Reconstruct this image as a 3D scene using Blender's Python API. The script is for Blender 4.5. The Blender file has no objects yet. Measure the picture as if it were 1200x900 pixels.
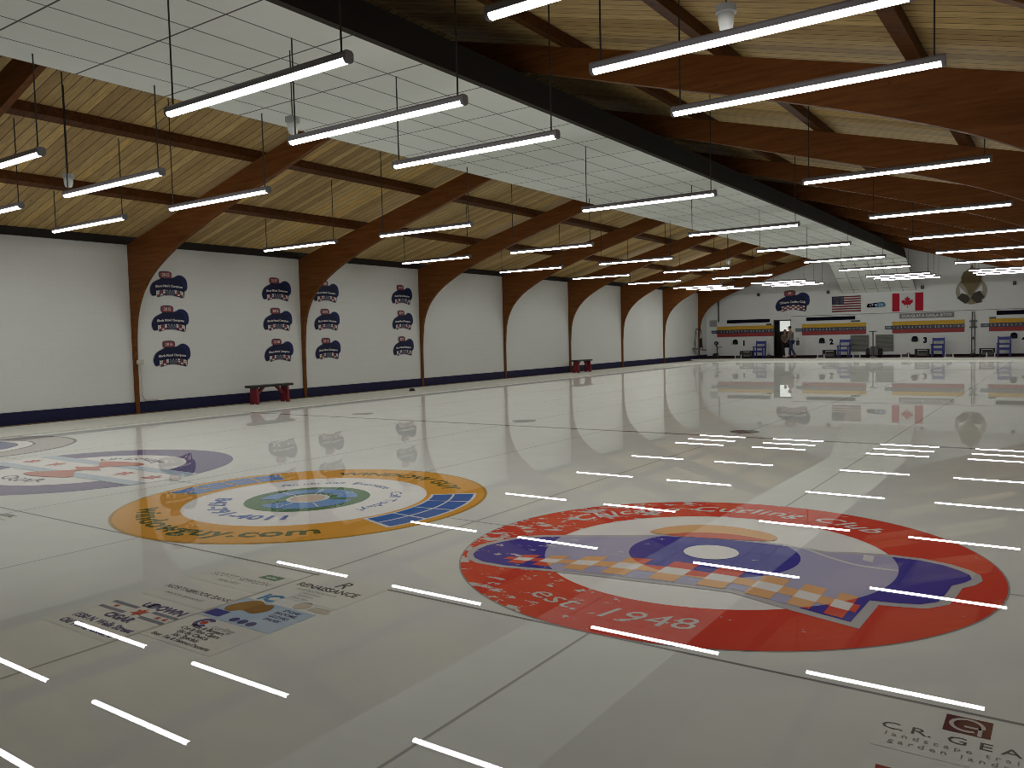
import bpy, bmesh, math, random
from mathutils import Vector, Matrix
random.seed(7)
S = bpy.context.scene
COL = S.collection
PI = math.pi

# ------------------------------------------------------------------ helpers
def lin(v):
    v /= 255.0
    return v/12.92 if v <= 0.04045 else ((v+0.055)/1.055)**2.4
def rgb(r, g, b, k=1.0):
    return (min(lin(r)*k, .95), min(lin(g)*k, .95), min(lin(b)*k, .95), 1)

MATS = {}
def new_mat(name):
    m = bpy.data.materials.new(name); m.use_nodes = True
    nt = m.node_tree
    return m, nt, nt.nodes['Principled BSDF']
def mixc(nt, a, b, fac):
    n = nt.nodes.new('ShaderNodeMix'); n.data_type = 'RGBA'
    if isinstance(a, tuple): n.inputs[6].default_value = a
    else: nt.links.new(a, n.inputs[6])
    if isinstance(b, tuple): n.inputs[7].default_value = b
    else: nt.links.new(b, n.inputs[7])
    if isinstance(fac, (int, float)): n.inputs[0].default_value = fac
    else: nt.links.new(fac, n.inputs[0])
    return n.outputs[2]
def math_n(nt, op, a, b=None, clamp=False):
    n = nt.nodes.new('ShaderNodeMath'); n.operation = op; n.use_clamp = clamp
    for i, v in enumerate((a, b)):
        if v is None: continue
        if isinstance(v, (int, float)): n.inputs[i].default_value = v
        else: nt.links.new(v, n.inputs[i])
    return n.outputs[0]
def coords(nt, scale=(1, 1, 1)):
    t = nt.nodes.new('ShaderNodeTexCoord'); mp = nt.nodes.new('ShaderNodeMapping')
    mp.inputs['Scale'].default_value = scale
    nt.links.new(t.outputs['Object'], mp.inputs['Vector'])
    return mp.outputs['Vector']
def noise(nt, vec, scale, detail=2.0, rough=.5):
    n = nt.nodes.new('ShaderNodeTexNoise'); n.inputs['Scale'].default_value = scale
    n.inputs['Detail'].default_value = detail; n.inputs['Roughness'].default_value = rough
    nt.links.new(vec, n.inputs['Vector'])
    return n.outputs['Fac']
def ramp(nt, fac, stops):
    n = nt.nodes.new('ShaderNodeValToRGB')
    el = n.color_ramp.elements
    while len(el) < len(stops): el.new(.5)
    for e, (p, c) in zip(el, stops): e.position = p; e.color = c if isinstance(c, tuple) else (c, c, c, 1)
    nt.links.new(fac, n.inputs['Fac'])
    return n.outputs['Color']

def plain(name, c, rough=.6, var=.12, scale=6.0, metal=0.0, emit=None, spec=.5):
    """simple painted / plastic / fabric surface with a little procedural mottling"""
    if name in MATS: return MATS[name]
    m, nt, b = new_mat(name)
    f = noise(nt, coords(nt), scale, 3)
    d = tuple(x*(1-var) for x in c[:3])+(1,)
    e = tuple(min(1, x*(1+var)) for x in c[:3])+(1,)
    nt.links.new(mixc(nt, d, e, f), b.inputs['Base Color'])
    b.inputs['Roughness'].default_value = rough; b.inputs['Metallic'].default_value = metal
    b.inputs['Specular IOR Level'].default_value = spec
    if emit:
        b.inputs['Emission Color'].default_value = emit[0]; b.inputs['Emission Strength'].default_value = emit[1]
    MATS[name] = m
    return m

ICE_ROUGH = 0.0; ICE_IOR = 1.40; ICE_GAIN = 1.15
def ice(name, c, wear=0.0, fade=False, wearmap=None):
    """paint sealed under smooth ice: coloured diffuse body below a clear glossy surface"""
    if name in MATS: return MATS[name]
    m, nt, b = new_mat(name)
    v = coords(nt)
    f = noise(nt, v, 2.2, 4)
    d = tuple(x*.93 for x in c[:3])+(1,); e = tuple(min(.95, x*1.06) for x in c[:3])+(1,)
    out = mixc(nt, d, e, f)
    if fade:      # the white ring of the house is laid over the emblem between the 4 ft and 8 ft circles
        ln = nt.nodes.new('ShaderNodeVectorMath'); ln.operation = 'LENGTH'
        nt.links.new(v, ln.inputs[0]); r = ln.outputs['Value']
        inside = math_n(nt, 'MULTIPLY', math_n(nt, 'LESS_THAN', r, 1.215), math_n(nt, 'GREATER_THAN', r, .60))
        out = mixc(nt, out, fade if isinstance(fade, tuple) else (.55, .56, .62, 1), math_n(nt, 'MULTIPLY', inside, .62))
    if wear:
        w1 = noise(nt, coords(nt, (1.0, 1.9, 1)), 4.5, 5, .68)
        # paint has flaked most on the left and along the lower rim
        sx = nt.nodes.new('ShaderNodeSeparateXYZ'); nt.links.new(v, sx.inputs[0])
        side = math_n(nt, 'MULTIPLY', math_n(nt, 'ADD', sx.outputs[0], -.1), -.055)
        s = math_n(nt, 'ADD', w1, math_n(nt, 'MAXIMUM', side, -.055))
        k = ramp(nt, s, [(.0, 0.0), (wear, 0.0), (wear+.012, 1.0), (1, 1.0)])
        out = mixc(nt, out, (.50, .50, .48, 1), k)
    # matt colour in the depth of the ice + clear Fresnel reflection of its wet surface
    nt.nodes.remove(b)
    df = nt.nodes.new('ShaderNodeBsdfDiffuse')
    gl = nt.nodes.new('ShaderNodeBsdfGlossy'); gl.inputs['Roughness'].default_value = ICE_ROUGH
    fr = nt.nodes.new('ShaderNodeFresnel'); fr.inputs['IOR'].default_value = ICE_IOR
    nt.links.new(math_n(nt, 'MULTIPLY', fr.outputs[0], ICE_GAIN), gl.inputs['Color'])
    att = nt.nodes.new('ShaderNodeCombineColor'); keep = math_n(nt, 'SUBTRACT', 1.0, math_n(nt, 'MULTIPLY', fr.outputs[0], .42))
    for q in range(3): nt.links.new(keep, att.inputs[q])
    mu = nt.nodes.new('ShaderNodeMix'); mu.data_type = 'RGBA'; mu.blend_type = 'MULTIPLY'; mu.inputs[0].default_value = 1.0
    nt.links.new(out, mu.inputs[6]) if not isinstance(out, tuple) else None
    nt.links.new(att.outputs[0], mu.inputs[7]); nt.links.new(mu.outputs[2], df.inputs['Color'])
    ad = nt.nodes.new('ShaderNodeAddShader'); nt.links.new(df.outputs[0], ad.inputs[0]); nt.links.new(gl.outputs[0], ad.inputs[1])
    nt.links.new(ad.outputs[0], nt.nodes['Material Output'].inputs['Surface'])
    MATS[name] = m
    return m

def mesh_obj(name, bm, mat, parent=None, loc=(0, 0, 0), rot=(0, 0, 0), smooth=False):
    me = bpy.data.meshes.new(name); bm.to_mesh(me); bm.free()
    o = bpy.data.objects.new(name, me); COL.objects.link(o)
    o.location = loc; o.rotation_euler = rot
    if parent: o.parent = parent
    for mm in (mat if isinstance(mat, (list, tuple)) else [mat]): me.materials.append(mm)
    if smooth:
        for p in me.polygons: p.use_smooth = True
    return o
def tag(o, label, cat, group=None, kind=None):
    o['label'] = label; o['category'] = cat
    if group: o['group'] = group
    if kind: o['kind'] = kind
    return o
def struct(o):
    o['kind'] = 'structure'; return o
def thing(name, label, cat, loc=(0, 0, 0), rotz=0, group=None, rot=None):
    o = bpy.data.objects.new(name, None); COL.objects.link(o)
    o.empty_display_size = .1
    o.location = loc; o.rotation_euler = rot if rot else (0, 0, rotz)
    return tag(o, label, cat, group)
def dup(root, label, loc=None, rotz=None, group=None):
    r = root.copy(); COL.objects.link(r); r['label'] = label
    if loc is not None: r.location = loc
    if rotz is not None: r.rotation_euler = (0, 0, rotz)
    if group: r['group'] = group
    for ch in list(root.children):
        c = ch.copy(); COL.objects.link(c); c.parent = r
        for g in list(ch.children):
            d = g.copy(); COL.objects.link(d); d.parent = c
    return r

def B(): return bmesh.new()
def box(bm, x0, x1, y0, y1, z0, z1, bev=0):
    r = bmesh.ops.create_cube(bm, size=1)
    vs = r['verts']
    for v in vs:
        v.co = Vector((x0+(v.co.x+.5)*(x1-x0), y0+(v.co.y+.5)*(y1-y0), z0+(v.co.z+.5)*(z1-z0)))
    if bev:
        es = list({e for v in vs for e in v.link_edges})
        bmesh.ops.bevel(bm, geom=es, offset=bev, segments=2, affect='EDGES', profile=.5)
    return bm
def tube(bm, pts, r, seg=8):
    """round bar through a list of points; r a number or one per point"""
    pts = [Vector(p) for p in pts]
    rs = r if isinstance(r, (list, tuple)) else [r]*len(pts)
    rings = []
    for i, p in enumerate(pts):
        d = (pts[min(i+1, len(pts)-1)]-pts[max(i-1, 0)]).normalized()
        a = d.orthogonal().normalized() if not rings else (prev-d*prev.dot(d)).normalized()
        prev = a; b = d.cross(a)
        rings.append([bm.verts.new(p+(a*math.cos(2*PI*k/seg)+b*math.sin(2*PI*k/seg))*rs[i]) for k in range(seg)])
    for A_, B_ in zip(rings, rings[1:]):
        for k in range(seg):
            bm.faces.new((A_[k], A_[(k+1) % seg], B_[(k+1) % seg], B_[k]))
    bm.faces.new(rings[0][::-1]); bm.faces.new(rings[-1])
    return bm
def lathe(bm, prof, c=(0, 0, 0), seg=20, axis='Z'):
    c = Vector(c); rings = []
    for r, h in prof:
        ring = []
        for k in range(seg):
            a = 2*PI*k/seg; u, w = r*math.cos(a), r*math.sin(a)
            p = {'Z': (u, w, h), 'X': (h, u, w), 'Y': (u, h, w)}[axis]
            ring.append(bm.verts.new(c+Vector(p)))
        rings.append(ring)
    for A_, B_ in zip(rings, rings[1:]):
        for k in range(seg): bm.faces.new((A_[k], A_[(k+1) % seg], B_[(k+1) % seg], B_[k]))
    bm.faces.new(rings[0][::-1]); bm.faces.new(rings[-1])
    bmesh.ops.recalc_face_normals(bm, faces=bm.faces)
    return bm
def poly(bm, pts, z=0.0):
    """flat filled outline in the local xy plane"""
    vs = [bm.verts.new((p[0], p[1], z)) for p in pts]
    f = bm.faces.new(vs); f.normal_update()
    if f.normal.z < 0: f.normal_flip()
    return bm
def prism(bm, pts, h0, h1, plane='XY'):
    def P(a, b, h): return {'XY': (a, b, h), 'XZ': (a, h, b), 'YZ': (h, a, b)}[plane]
    lo = [bm.verts.new(P(a, b, h0)) for a, b in pts]; hi = [bm.verts.new(P(a, b, h1)) for a, b in pts]
    bm.faces.new(lo[::-1]); bm.faces.new(hi)
    n = len(pts)
    for i in range(n): bm.faces.new((lo[i], lo[(i+1) % n], hi[(i+1) % n], hi[i]))
    bmesh.ops.recalc_face_normals(bm, faces=bm.faces)
    return bm
def arc(r, a0, a1, n=48, c=(0, 0)):
    return [(c[0]+r*math.cos(math.radians(a0+(a1-a0)*i/n)), c[1]+r*math.sin(math.radians(a0+(a1-a0)*i/n))) for i in range(n+1)]
def disc(bm, r, z=0.0, n=96, c=(0, 0), ry=None):
    ry = ry or r
    return poly(bm, [(c[0]+r*math.cos(2*PI*k/n), c[1]+ry*math.sin(2*PI*k/n)) for k in range(n)], z)
def ring(bm, r0, r1, z=0.0, n=96, a0=0, a1=360):
    A_ = arc(r0, a0, a1, n); B_ = arc(r1, a0, a1, n)
    full = abs(a1-a0-360) < 1e-6
    va = [bm.verts.new((*p, z)) for p in A_[:n if full else n+1]]; vb = [bm.verts.new((*p, z)) for p in B_[:n if full else n+1]]
    m = len(va)
    for i in range(n if full else n):
        j = (i+1) % m
        bm.faces.new((va[i], vb[i], vb[j], va[j]))
    return bm
def smooth_loop(pts, sub=4, closed=True):
    out = []; n = len(pts)
    rng = range(n) if closed else range(n-1)
    for i in rng:
        p0, p1, p2, p3 = [Vector(pts[(i+k) % n] if closed else pts[min(max(i+k, 0), n-1)]) for k in (-1, 0, 1, 2)]
        for s in range(sub):
            t = s/sub
            q = .5*((2*p1)+(-p0+p2)*t+(2*p0-5*p1+4*p2-p3)*t*t+(-p0+3*p1-3*p2+p3)*t**3)
            out.append(tuple(q))
    if not closed: out.append(tuple(pts[-1]))
    return out

def text_geo(txt, size=1.0, align='CENTER', shear=0.0, bold=0.0, spacing=1.0):
    cu = bpy.data.curves.new('t', 'FONT'); cu.body = txt; cu.size = size; cu.align_x = align
    cu.resolution_u = 2; cu.shear = shear; cu.offset = bold; cu.space_character = spacing
    ob = bpy.data.objects.new('t', cu); COL.objects.link(ob)
    me = bpy.data.meshes.new_from_object(ob)
    vs = [v.co.copy() for v in me.vertices]; fs = [tuple(p.vertices) for p in me.polygons]
    bpy.data.objects.remove(ob); bpy.data.curves.remove(cu); bpy.data.meshes.remove(me)
    return vs, fs
def add_text(bm, txt, size, f=lambda v: v, z=0.0, **k):
    vs, fs = text_geo(txt, size, **k)
    nv = []
    for v in vs:
        q = f(v); nv.append(bm.verts.new((q[0], q[1], z)))
    for fc in fs:
        try:
            F = bm.faces.new([nv[i] for i in fc]); F.normal_update()
            if F.normal.z < 0: F.normal_flip()
        except ValueError: pass
    return bm
def text_at(bm, txt, x, y, size, z=0.0, ang=0, sx=1.0, **k):
    ca, sa = math.cos(math.radians(ang)), math.sin(math.radians(ang))
    return add_text(bm, txt, size, lambda v: (x+v.x*sx*ca-v.y*sa, y+v.x*sx*sa+v.y*ca), z, **k)
def text_arc(bm, txt, r, amid, size, z=0.0, inward=False, span=None, **k):
    """letters along a circle: tops outward, or tops toward the centre with inward=True"""
    vs, fs = text_geo(txt, size, **k)
    w = max(v.x for v in vs)-min(v.x for v in vs)
    kx = (math.radians(span)*r/w) if span else 1.0
    am = math.radians(amid)
    def f(v):
        if inward: a = am+v.x*kx/r; rr = r-v.y
        else: a = am-v.x*kx/r; rr = r+v.y
        return rr*math.cos(a), rr*math.sin(a)
    nv = [bm.verts.new((*f(v), z)) for v in vs]
    for fc in fs:
        try:
            F = bm.faces.new([nv[i] for i in fc]); F.normal_update()
            if F.normal.z < 0: F.normal_flip()
        except ValueError: pass
    return bm

# ------------------------------------------------------------------ the measured room
XW, XR, YF, YB = -18.22, .92, 47.3, -2.6      # left wall, right wall, far wall, wall behind
XC = -8.65                                     # ridge line
SL = .265                                      # roof pitch
TEE = 5.557; SHEETS = [-15.05, -10.737, -6.425, -2.112]; SP = 4.3125
LH, LHALF = 3.897, 1.24
LX = [-15.109, -11.201, -6.122, -2.187]
LY = [4.81, 6.34, 8.07, 13.10, 18.12, 23.12, 28.12, 33.10, 38.09, 39.76, 41.37]
AY = [.45, 5.53, 10.62, 15.74, 20.90, 25.83, 30.84, 35.92, 40.9, 45.95]
PX0, PX1, PZ = -10.36, -6.70, 5.05             # suspended tile ceiling
def roof_z(x): return 4.0+SL*((x-XW) if x < XC else (XR-x))
ORD = ['first', 'second', 'third', 'fourth', 'fifth', 'sixth', 'seventh', 'eighth', 'ninth', 'tenth', 'eleventh', 'twelfth']

# ------------------------------------------------------------------ materials of the room
def mat_wall(name, c, axis):
    m, nt, b = new_mat(name)
    v = coords(nt)
    sx = nt.nodes.new('ShaderNodeSeparateXYZ'); nt.links.new(v, sx.inputs[0])
    cx = nt.nodes.new('ShaderNodeCombineXYZ')
    nt.links.new(sx.outputs[axis], cx.inputs[0]); nt.links.new(sx.outputs[2], cx.inputs[1])
    br = nt.nodes.new('ShaderNodeTexBrick'); nt.links.new(cx.outputs[0], br.inputs['Vector'])
    br.inputs['Scale'].default_value = 1.0
    br.inputs['Brick Width'].default_value = .40; br.inputs['Row Height'].default_value = .20
    br.inputs['Mortar Size'].default_value = .006; br.inputs['Mortar Smooth'].default_value = .6
    br.inputs['Color1'].default_value = c; br.inputs['Color2'].default_value = tuple(x*.985 for x in c[:3])+(1,)
    br.inputs['Mortar'].default_value = tuple(x*.93 for x in c[:3])+(1,)
    f = noise(nt, v, .6, 4)
    nt.links.new(mixc(nt, br.outputs['Color'], tuple(x*.84 for x in c[:3])+(1,), math_n(nt, 'MULTIPLY', f, .55)), b.inputs['Base Color'])
    b.inputs['Roughness'].default_value = .75
    return m
def mat_planks():
    m, nt, b = new_mat('pine deck boards')
    v = coords(nt)
    sx = nt.nodes.new('ShaderNodeSeparateXYZ'); nt.links.new(v, sx.inputs[0])
    yy = math_n(nt, 'DIVIDE', sx.outputs[1], .19)
    idx = math_n(nt, 'FLOOR', yy); fr = math_n(nt, 'FRACT', yy)
    wn = nt.nodes.new('ShaderNodeTexWhiteNoise'); wn.noise_dimensions = '1D'; nt.links.new(idx, wn.inputs['W'])
    base = ramp(nt, wn.outputs['Value'], [(0, (.43, .275, .10, 1)), (.45, (.60, .41, .155, 1)), (.8, (.70, .50, .20, 1)), (1, (.75, .46, .125, 1))])
    mp = coords(nt, (1.2, 9, 1)); g = noise(nt, mp, 3.0, 5, .6)
    base = mixc(nt, base, (.17, .11, .055, 1), math_n(nt, 'MULTIPLY', ramp(nt, g, [(.35, 0.0), (.75, 1.0)]), .55))
    knots = ramp(nt, noise(nt, coords(nt, (1.5, 5, 1)), 5, 2), [(.70, 0.0), (.76, 1.0)])
    base = mixc(nt, base, (.08, .045, .02, 1), math_n(nt, 'MULTIPLY', knots, .7))
    gap = math_n(nt, 'GREATER_THAN', math_n(nt, 'ABSOLUTE', math_n(nt, 'SUBTRACT', fr, .5)), .462)
    base = mixc(nt, base, (.02, .012, .006, 1), math_n(nt, 'MULTIPLY', gap, .85))
    nt.links.new(base, b.inputs['Base Color']); b.inputs['Roughness'].default_value = .7
    return m
def mat_glulam(name, k=1.0):
    m, nt, b = new_mat(name)
    g = noise(nt, coords(nt, (.5, 6, 7)), 2.2, 5, .6)
    base = ramp(nt, g, [(.25, (.070*k, .023*k, .0045*k, 1)), (.5, (.118*k, .041*k, .0085*k, 1)), (.8, (.165*k, .062*k, .015*k, 1))])
    kn = ramp(nt, noise(nt, coords(nt, (2, 2, 8)), 2.6, 2), [(.68, 0.0), (.73, 1.0)])
    base = mixc(nt, base, (.03, .012, .005, 1), math_n(nt, 'MULTIPLY', kn, .75))
    nt.links.new(base, b.inputs['Base Color']); b.inputs['Roughness'].default_value = .6; b.inputs['Specular IOR Level'].default_value = .15
    return m
def mat_tiles():
    m, nt, b = new_mat('mineral ceiling tiles')
    v = coords(nt)
    sx = nt.nodes.new('ShaderNodeSeparateXYZ'); nt.links.new(v, sx.inputs[0])
    def lines(o, off, step, w):
        u = math_n(nt, 'FRACT', math_n(nt, 'DIVIDE', math_n(nt, 'SUBTRACT', o, off), step))
        return math_n(nt, 'GREATER_THAN', math_n(nt, 'ABSOLUTE', math_n(nt, 'SUBTRACT', u, .5)), .5-w/step)
    gx = lines(sx.outputs[0], PX0, .61, .010); gy = lines(sx.outputs[1], 4.26, 1.219, .012)
    k = math_n(nt, 'MAXIMUM', gx, gy)
    f = noise(nt, v, 3, 4)
    c = mixc(nt, (.84, .875, .81, 1), (.89, .93, .865, 1), f)
    nt.links.new(mixc(nt, c, (.10, .10, .09, 1), k), b.inputs['Base Color'])
    b.inputs['Roughness'].default_value = .9
    return m

M_ICE = ice('white curling ice', (.60, .625, .595, 1))
M_WALL = mat_wall('white painted block wall', (.77, .795, .77, 1), 1)
M_WALLB = mat_wall('white painted far wall', (.74, .765, .755, 1), 0)
M_DECK = mat_planks()
M_GLU = mat_glulam('stained laminated timber', 1.25)
M_PUR = mat_glulam('dark stained purlin timber', .75)
M_TILE = mat_tiles()
M_NAVY = plain('navy baseboard paint', rgb(31, 31, 66), .6, spec=.2)
M_BASE2 = plain('dark maroon baseboard', (.018, .008, .014, 1), .8, spec=.1)
M_BLACK = plain('black metal', (.012, .012, .013, 1), .45)
M_GREY = plain('grey fixture housing', (.16, .155, .17, 1), .4)
M_FROST = plain('frosted white edge strip', (.74, .76, .69, 1), .8, .06, 3)
M_WHITE = plain('white paint', (.75, .75, .73, 1), .5)
M_MAROON = plain('dark maroon carpet', (.055, .014, .016, 1), .95, .3, 12)
M_RED = plain('dark red paint', rgb(120, 26, 40), .5)
M_BLUE = plain('royal blue paint', rgb(34, 46, 130), .45)
M_LINE = ice('dark grey line under ice', (.22, .215, .22, 1))
M_THIN = ice('thin grey line under ice', (.33, .33, .32, 1))

# ------------------------------------------------------------------ setting
struct(mesh_obj('floor', box(B(), XW, XR, YB, 44.7, -.15, 0), M_ICE))
bm = B(); box(bm, XW-.2, XW, YB, YF, -.1, 4.16)
struct(mesh_obj('wall_left', bm, M_WALL))
bm = B(); box(bm, XR, XR+.2, YB, YF, -.1, 4.16)
struct(mesh_obj('wall_right', bm, M_WALL))
def gable(bm, y0, y1, holes=()):
    # gable wall built as vertical strips so that an opening can be left out
    xs = sorted({XW, XC, XR, *[h[0] for h in holes], *[h[1] for h in holes]})
    for a, b in zip(xs, xs[1:]):
        z0 = -.1
        for h in holes:
            if a >= h[0]-1e-6 and b <= h[1]+1e-6: z0 = h[3]
        prism(bm, [(a, z0), (b, z0), (b, roof_z(b)+.16), (a, roof_z(a)+.16)], y0, y1, 'XZ')
    return bm
struct(mesh_obj('wall_front', gable(B(), YB-.2, YB), M_WALLB))
DOOR = (-14.08, -13.2, .12, 2.2)
struct(mesh_obj('wall_back', gable(B(), YF, YF+.18, [DOOR]), M_WALLB))
# roof decks, both slopes
for s in (0, 1):
    xa, xb = (XW-.2, XC) if s == 0 else (XC, XR+.2)
    za, zb = roof_z(xa)+.16, roof_z(xb)+.16
    struct(mesh_obj('ceiling', prism(B(), [(xa, za), (xb, zb), (xb, zb+.1), (xa, za+.1)], YB-.2, YF+.2, 'XZ'), M_DECK))
# suspended tile ceiling with its end bent down to the far wall
bm = B()
prism(bm, [(YB, PZ), (44.2, PZ), (YF, 3.58), (YF, 3.66), (44.25, PZ+.05), (YB, PZ+.05)], PX0, PX1, 'YZ')
struct(mesh_obj('ceiling', bm, M_TILE))
bm = B()  # added black liner: the shade of the ridge void put in as colour
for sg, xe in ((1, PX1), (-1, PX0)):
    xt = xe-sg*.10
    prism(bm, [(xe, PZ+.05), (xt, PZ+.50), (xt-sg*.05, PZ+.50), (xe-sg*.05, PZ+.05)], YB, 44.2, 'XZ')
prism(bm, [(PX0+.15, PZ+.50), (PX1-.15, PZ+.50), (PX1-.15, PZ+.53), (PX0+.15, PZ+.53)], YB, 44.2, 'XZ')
struct(mesh_obj('trim_0', bm, plain('black ridge shade liner', (.008, .0065, .0055, 1), .9)))
# edge strip on the left, kerb and walkway at the far end
struct(mesh_obj('trim_1', box(B(), XW, -16.03, YB, 44.7, -.05, .022), M_FROST))
struct(mesh_obj('baseboard_left', box(B(), XW, XW+.03, YB, YF, .022, .30, .004), M_NAVY))
struct(mesh_obj('trim_2', box(B(), XW+.03, XW+.16, YB, 44.7, .02, .034), plain('brown grime', (.20, .14, .07, 1), .8, .3, 4)))
struct(mesh_obj('trim_3', box(B(), XW, XR, 44.7, 45.0, -.05, .107, .01), M_FROST))
struct(mesh_obj('floor', box(B(), XW, XR, 45.0, YF, -.05, .105), M_MAROON))
struct(mesh_obj('baseboard_back', box(B(), XW+.03, DOOR[0], YF-.025, YF, .105, .21), M_BASE2))
struct(mesh_obj('baseboard_back', box(B(), DOOR[1], XR, YF-.025, YF, .105, .21), M_BASE2))
struct(mesh_obj('trim_4', box(B(), DOOR[1]+.02, XR, YF-.03, YF, 2.425, 2.45), plain('grey moulding', (.25, .25, .25, 1), .6)))
struct(mesh_obj('trim_5', box(B(), XW, XW+.08, YB, YF, 4.0, 4.18), plain('black eave board', (.012, .009, .007, 1), .8)))
struct(mesh_obj('trim_6', box(B(), XR-.08, XR, YB, YF, 4.0, 4.18), MATS['black eave board']))
# painted lines under the ice
tn = 7
def line(x0, x1, y0, y1, m):
    global tn
    struct(mesh_obj('trim_%d' % tn, poly(B(), [(x0, y0), (x1, y0), (x1, y1), (x0, y1)]), m, None, (0, 0, .0008))); tn += 1
for x in SHEETS: line(x-.008, x+.008, TEE-1.83-1.9, 44.6, M_THIN)
for k in range(3): line(SHEETS[k]+SP/2-.009, SHEETS[k]+SP/2+.009, -2, 44.6, M_THIN)
line(-17.2, .6, TEE-.008, TEE+.008, M_THIN)
line(-17.2, .6, TEE-1.824-.01, TEE-1.824+.01, M_LINE)
line(-17.2, .6, TEE+6.47, TEE+6.57, M_LINE)
line(-17.2, .6, 34.3, 34.4, M_LINE)
for i, (x, y) in enumerate([(-12.89, 12.8), (-8.62, 12.85), (-4.29, 12.75)]):
    o = mesh_obj('ice_marker', disc(B(), .23, n=40), ice('grey marker dot', (.17, .165, .165, 1)), None, (x, y, .0015))
    tag(o, ['small grey dot on the ice just past the hog line, nearest the left wall', 'small grey dot on the ice past the hog line, middle one of three', 'small grey dot on the ice past the hog line, farthest from the left wall'][i], 'ice marking', 'grey dots past the hog line')

# door opening, small bright room behind it
struct(mesh_obj('door_1', box(box(box(B(), DOOR[0]-.07, DOOR[0], YF-.04, YF+.2, .1, 2.28), DOOR[1], DOOR[1]+.03, YF-.01, YF+.2, .1, 2.28), DOOR[0]-.07, DOOR[1]+.03, YF-.02, YF+.2, 2.2, 2.26), plain('dark door frame', (.02, .018, .016, 1), .6)))
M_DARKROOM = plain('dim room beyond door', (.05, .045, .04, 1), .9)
bm = B(); box(bm, -14.9, -12.4, YF+1.6, YF+1.7, 0, 2.6); box(bm, -14.9, -12.4, YF+.18, YF+1.7, 2.5, 2.6)
box(bm, -14.95, -14.9, YF+.18, YF+1.7, 0, 2.6); box(bm, -12.4, -12.35, YF+.18, YF+1.7, 0, 2.6)
struct(mesh_obj('wall_hallway', bm, M_DARKROOM))
struct(mesh_obj('floor', box(B(), -14.9, -12.4, YF, YF+1.7, -.02, .1), M_MAROON))
struct(mesh_obj('window_1', box(B(), -14.25, -13.3, YF+1.52, YF+1.58, 1.6, 2.3), plain('bright lit pane', (.8, .8, .76, 1), .4, .05, 3, emit=((.95, 1, .93, 1), .62))))

# ------------------------------------------------------------------ timber arches and purlins
inner = [(XC, 6.22), (-10.0, 5.80), (-11.77, 5.26), (-12.69, 4.98), (-14.31, 4.50), (-15.4, 4.14), (-16.2, 3.84), (-16.85, 3.53), (-17.33, 3.24), (-17.70, 2.90), (-17.93, 2.55), (-18.06, 2.2), (-18.12, 1.8), (-18.155, 1.3)]
inner = smooth_loop([(*p, 0) for p in inner], 4, False)
prof = [(XW+.01, .03), (XW+.01, 4.0), (XC, roof_z(XC))]+[(p[0], p[1]) for p in inner]+[(-18.165, .03)]
TH = .10
arch_m = {}
def half(side):
    pts = prof if side == 0 else [(XW+XR-x, z) for x, z in prof][::-1]
    return prism(B(), pts, 0, TH, 'XZ')
first = None
for i, y in enumerate(AY):
    lab = ('brown laminated timber arch, %s one from the camera along the left wall' % ORD[max(i-2, 0)]) if i >= 2 else ['brown laminated timber arch right above the camera', 'brown laminated timber arch cut off by the upper left corner of the view'][i]
    if i == 9: lab = 'brown laminated timber arch farthest away, standing in the far left corner'
    if first is None:
        first = thing('timber_arch', lab, 'roof arch', (0, y, 0), group='laminated timber roof arches')
        mesh_obj('arch_half', half(0), M_GLU, first); mesh_obj('arch_half', half(1), M_GLU, first)
    else: dup(first, lab, (0, y, 0))
px = [-15.80, -13.44, -11.10]
for s in (0, 1):
    for k, x in enumerate(px):
        xx = x if s == 0 else XW+XR-x
        z = roof_z(xx); sl = SL if s == 0 else -SL
        w = .09
        o = mesh_obj('roof_purlin', prism(B(), [(xx-w, z-w*sl), (xx+w, z+w*sl), (xx+w, z+w*sl+.155), (xx-w, z-w*sl+.155)], YB, YF, 'XZ'), M_PUR)
        tag(o, 'long dark roof purlin under the boards, %s up the %s slope from the wall' % (['lowest', 'middle', 'highest'][k], ['left', 'right'][s]), 'roof beam', 'roof purlins')

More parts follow.
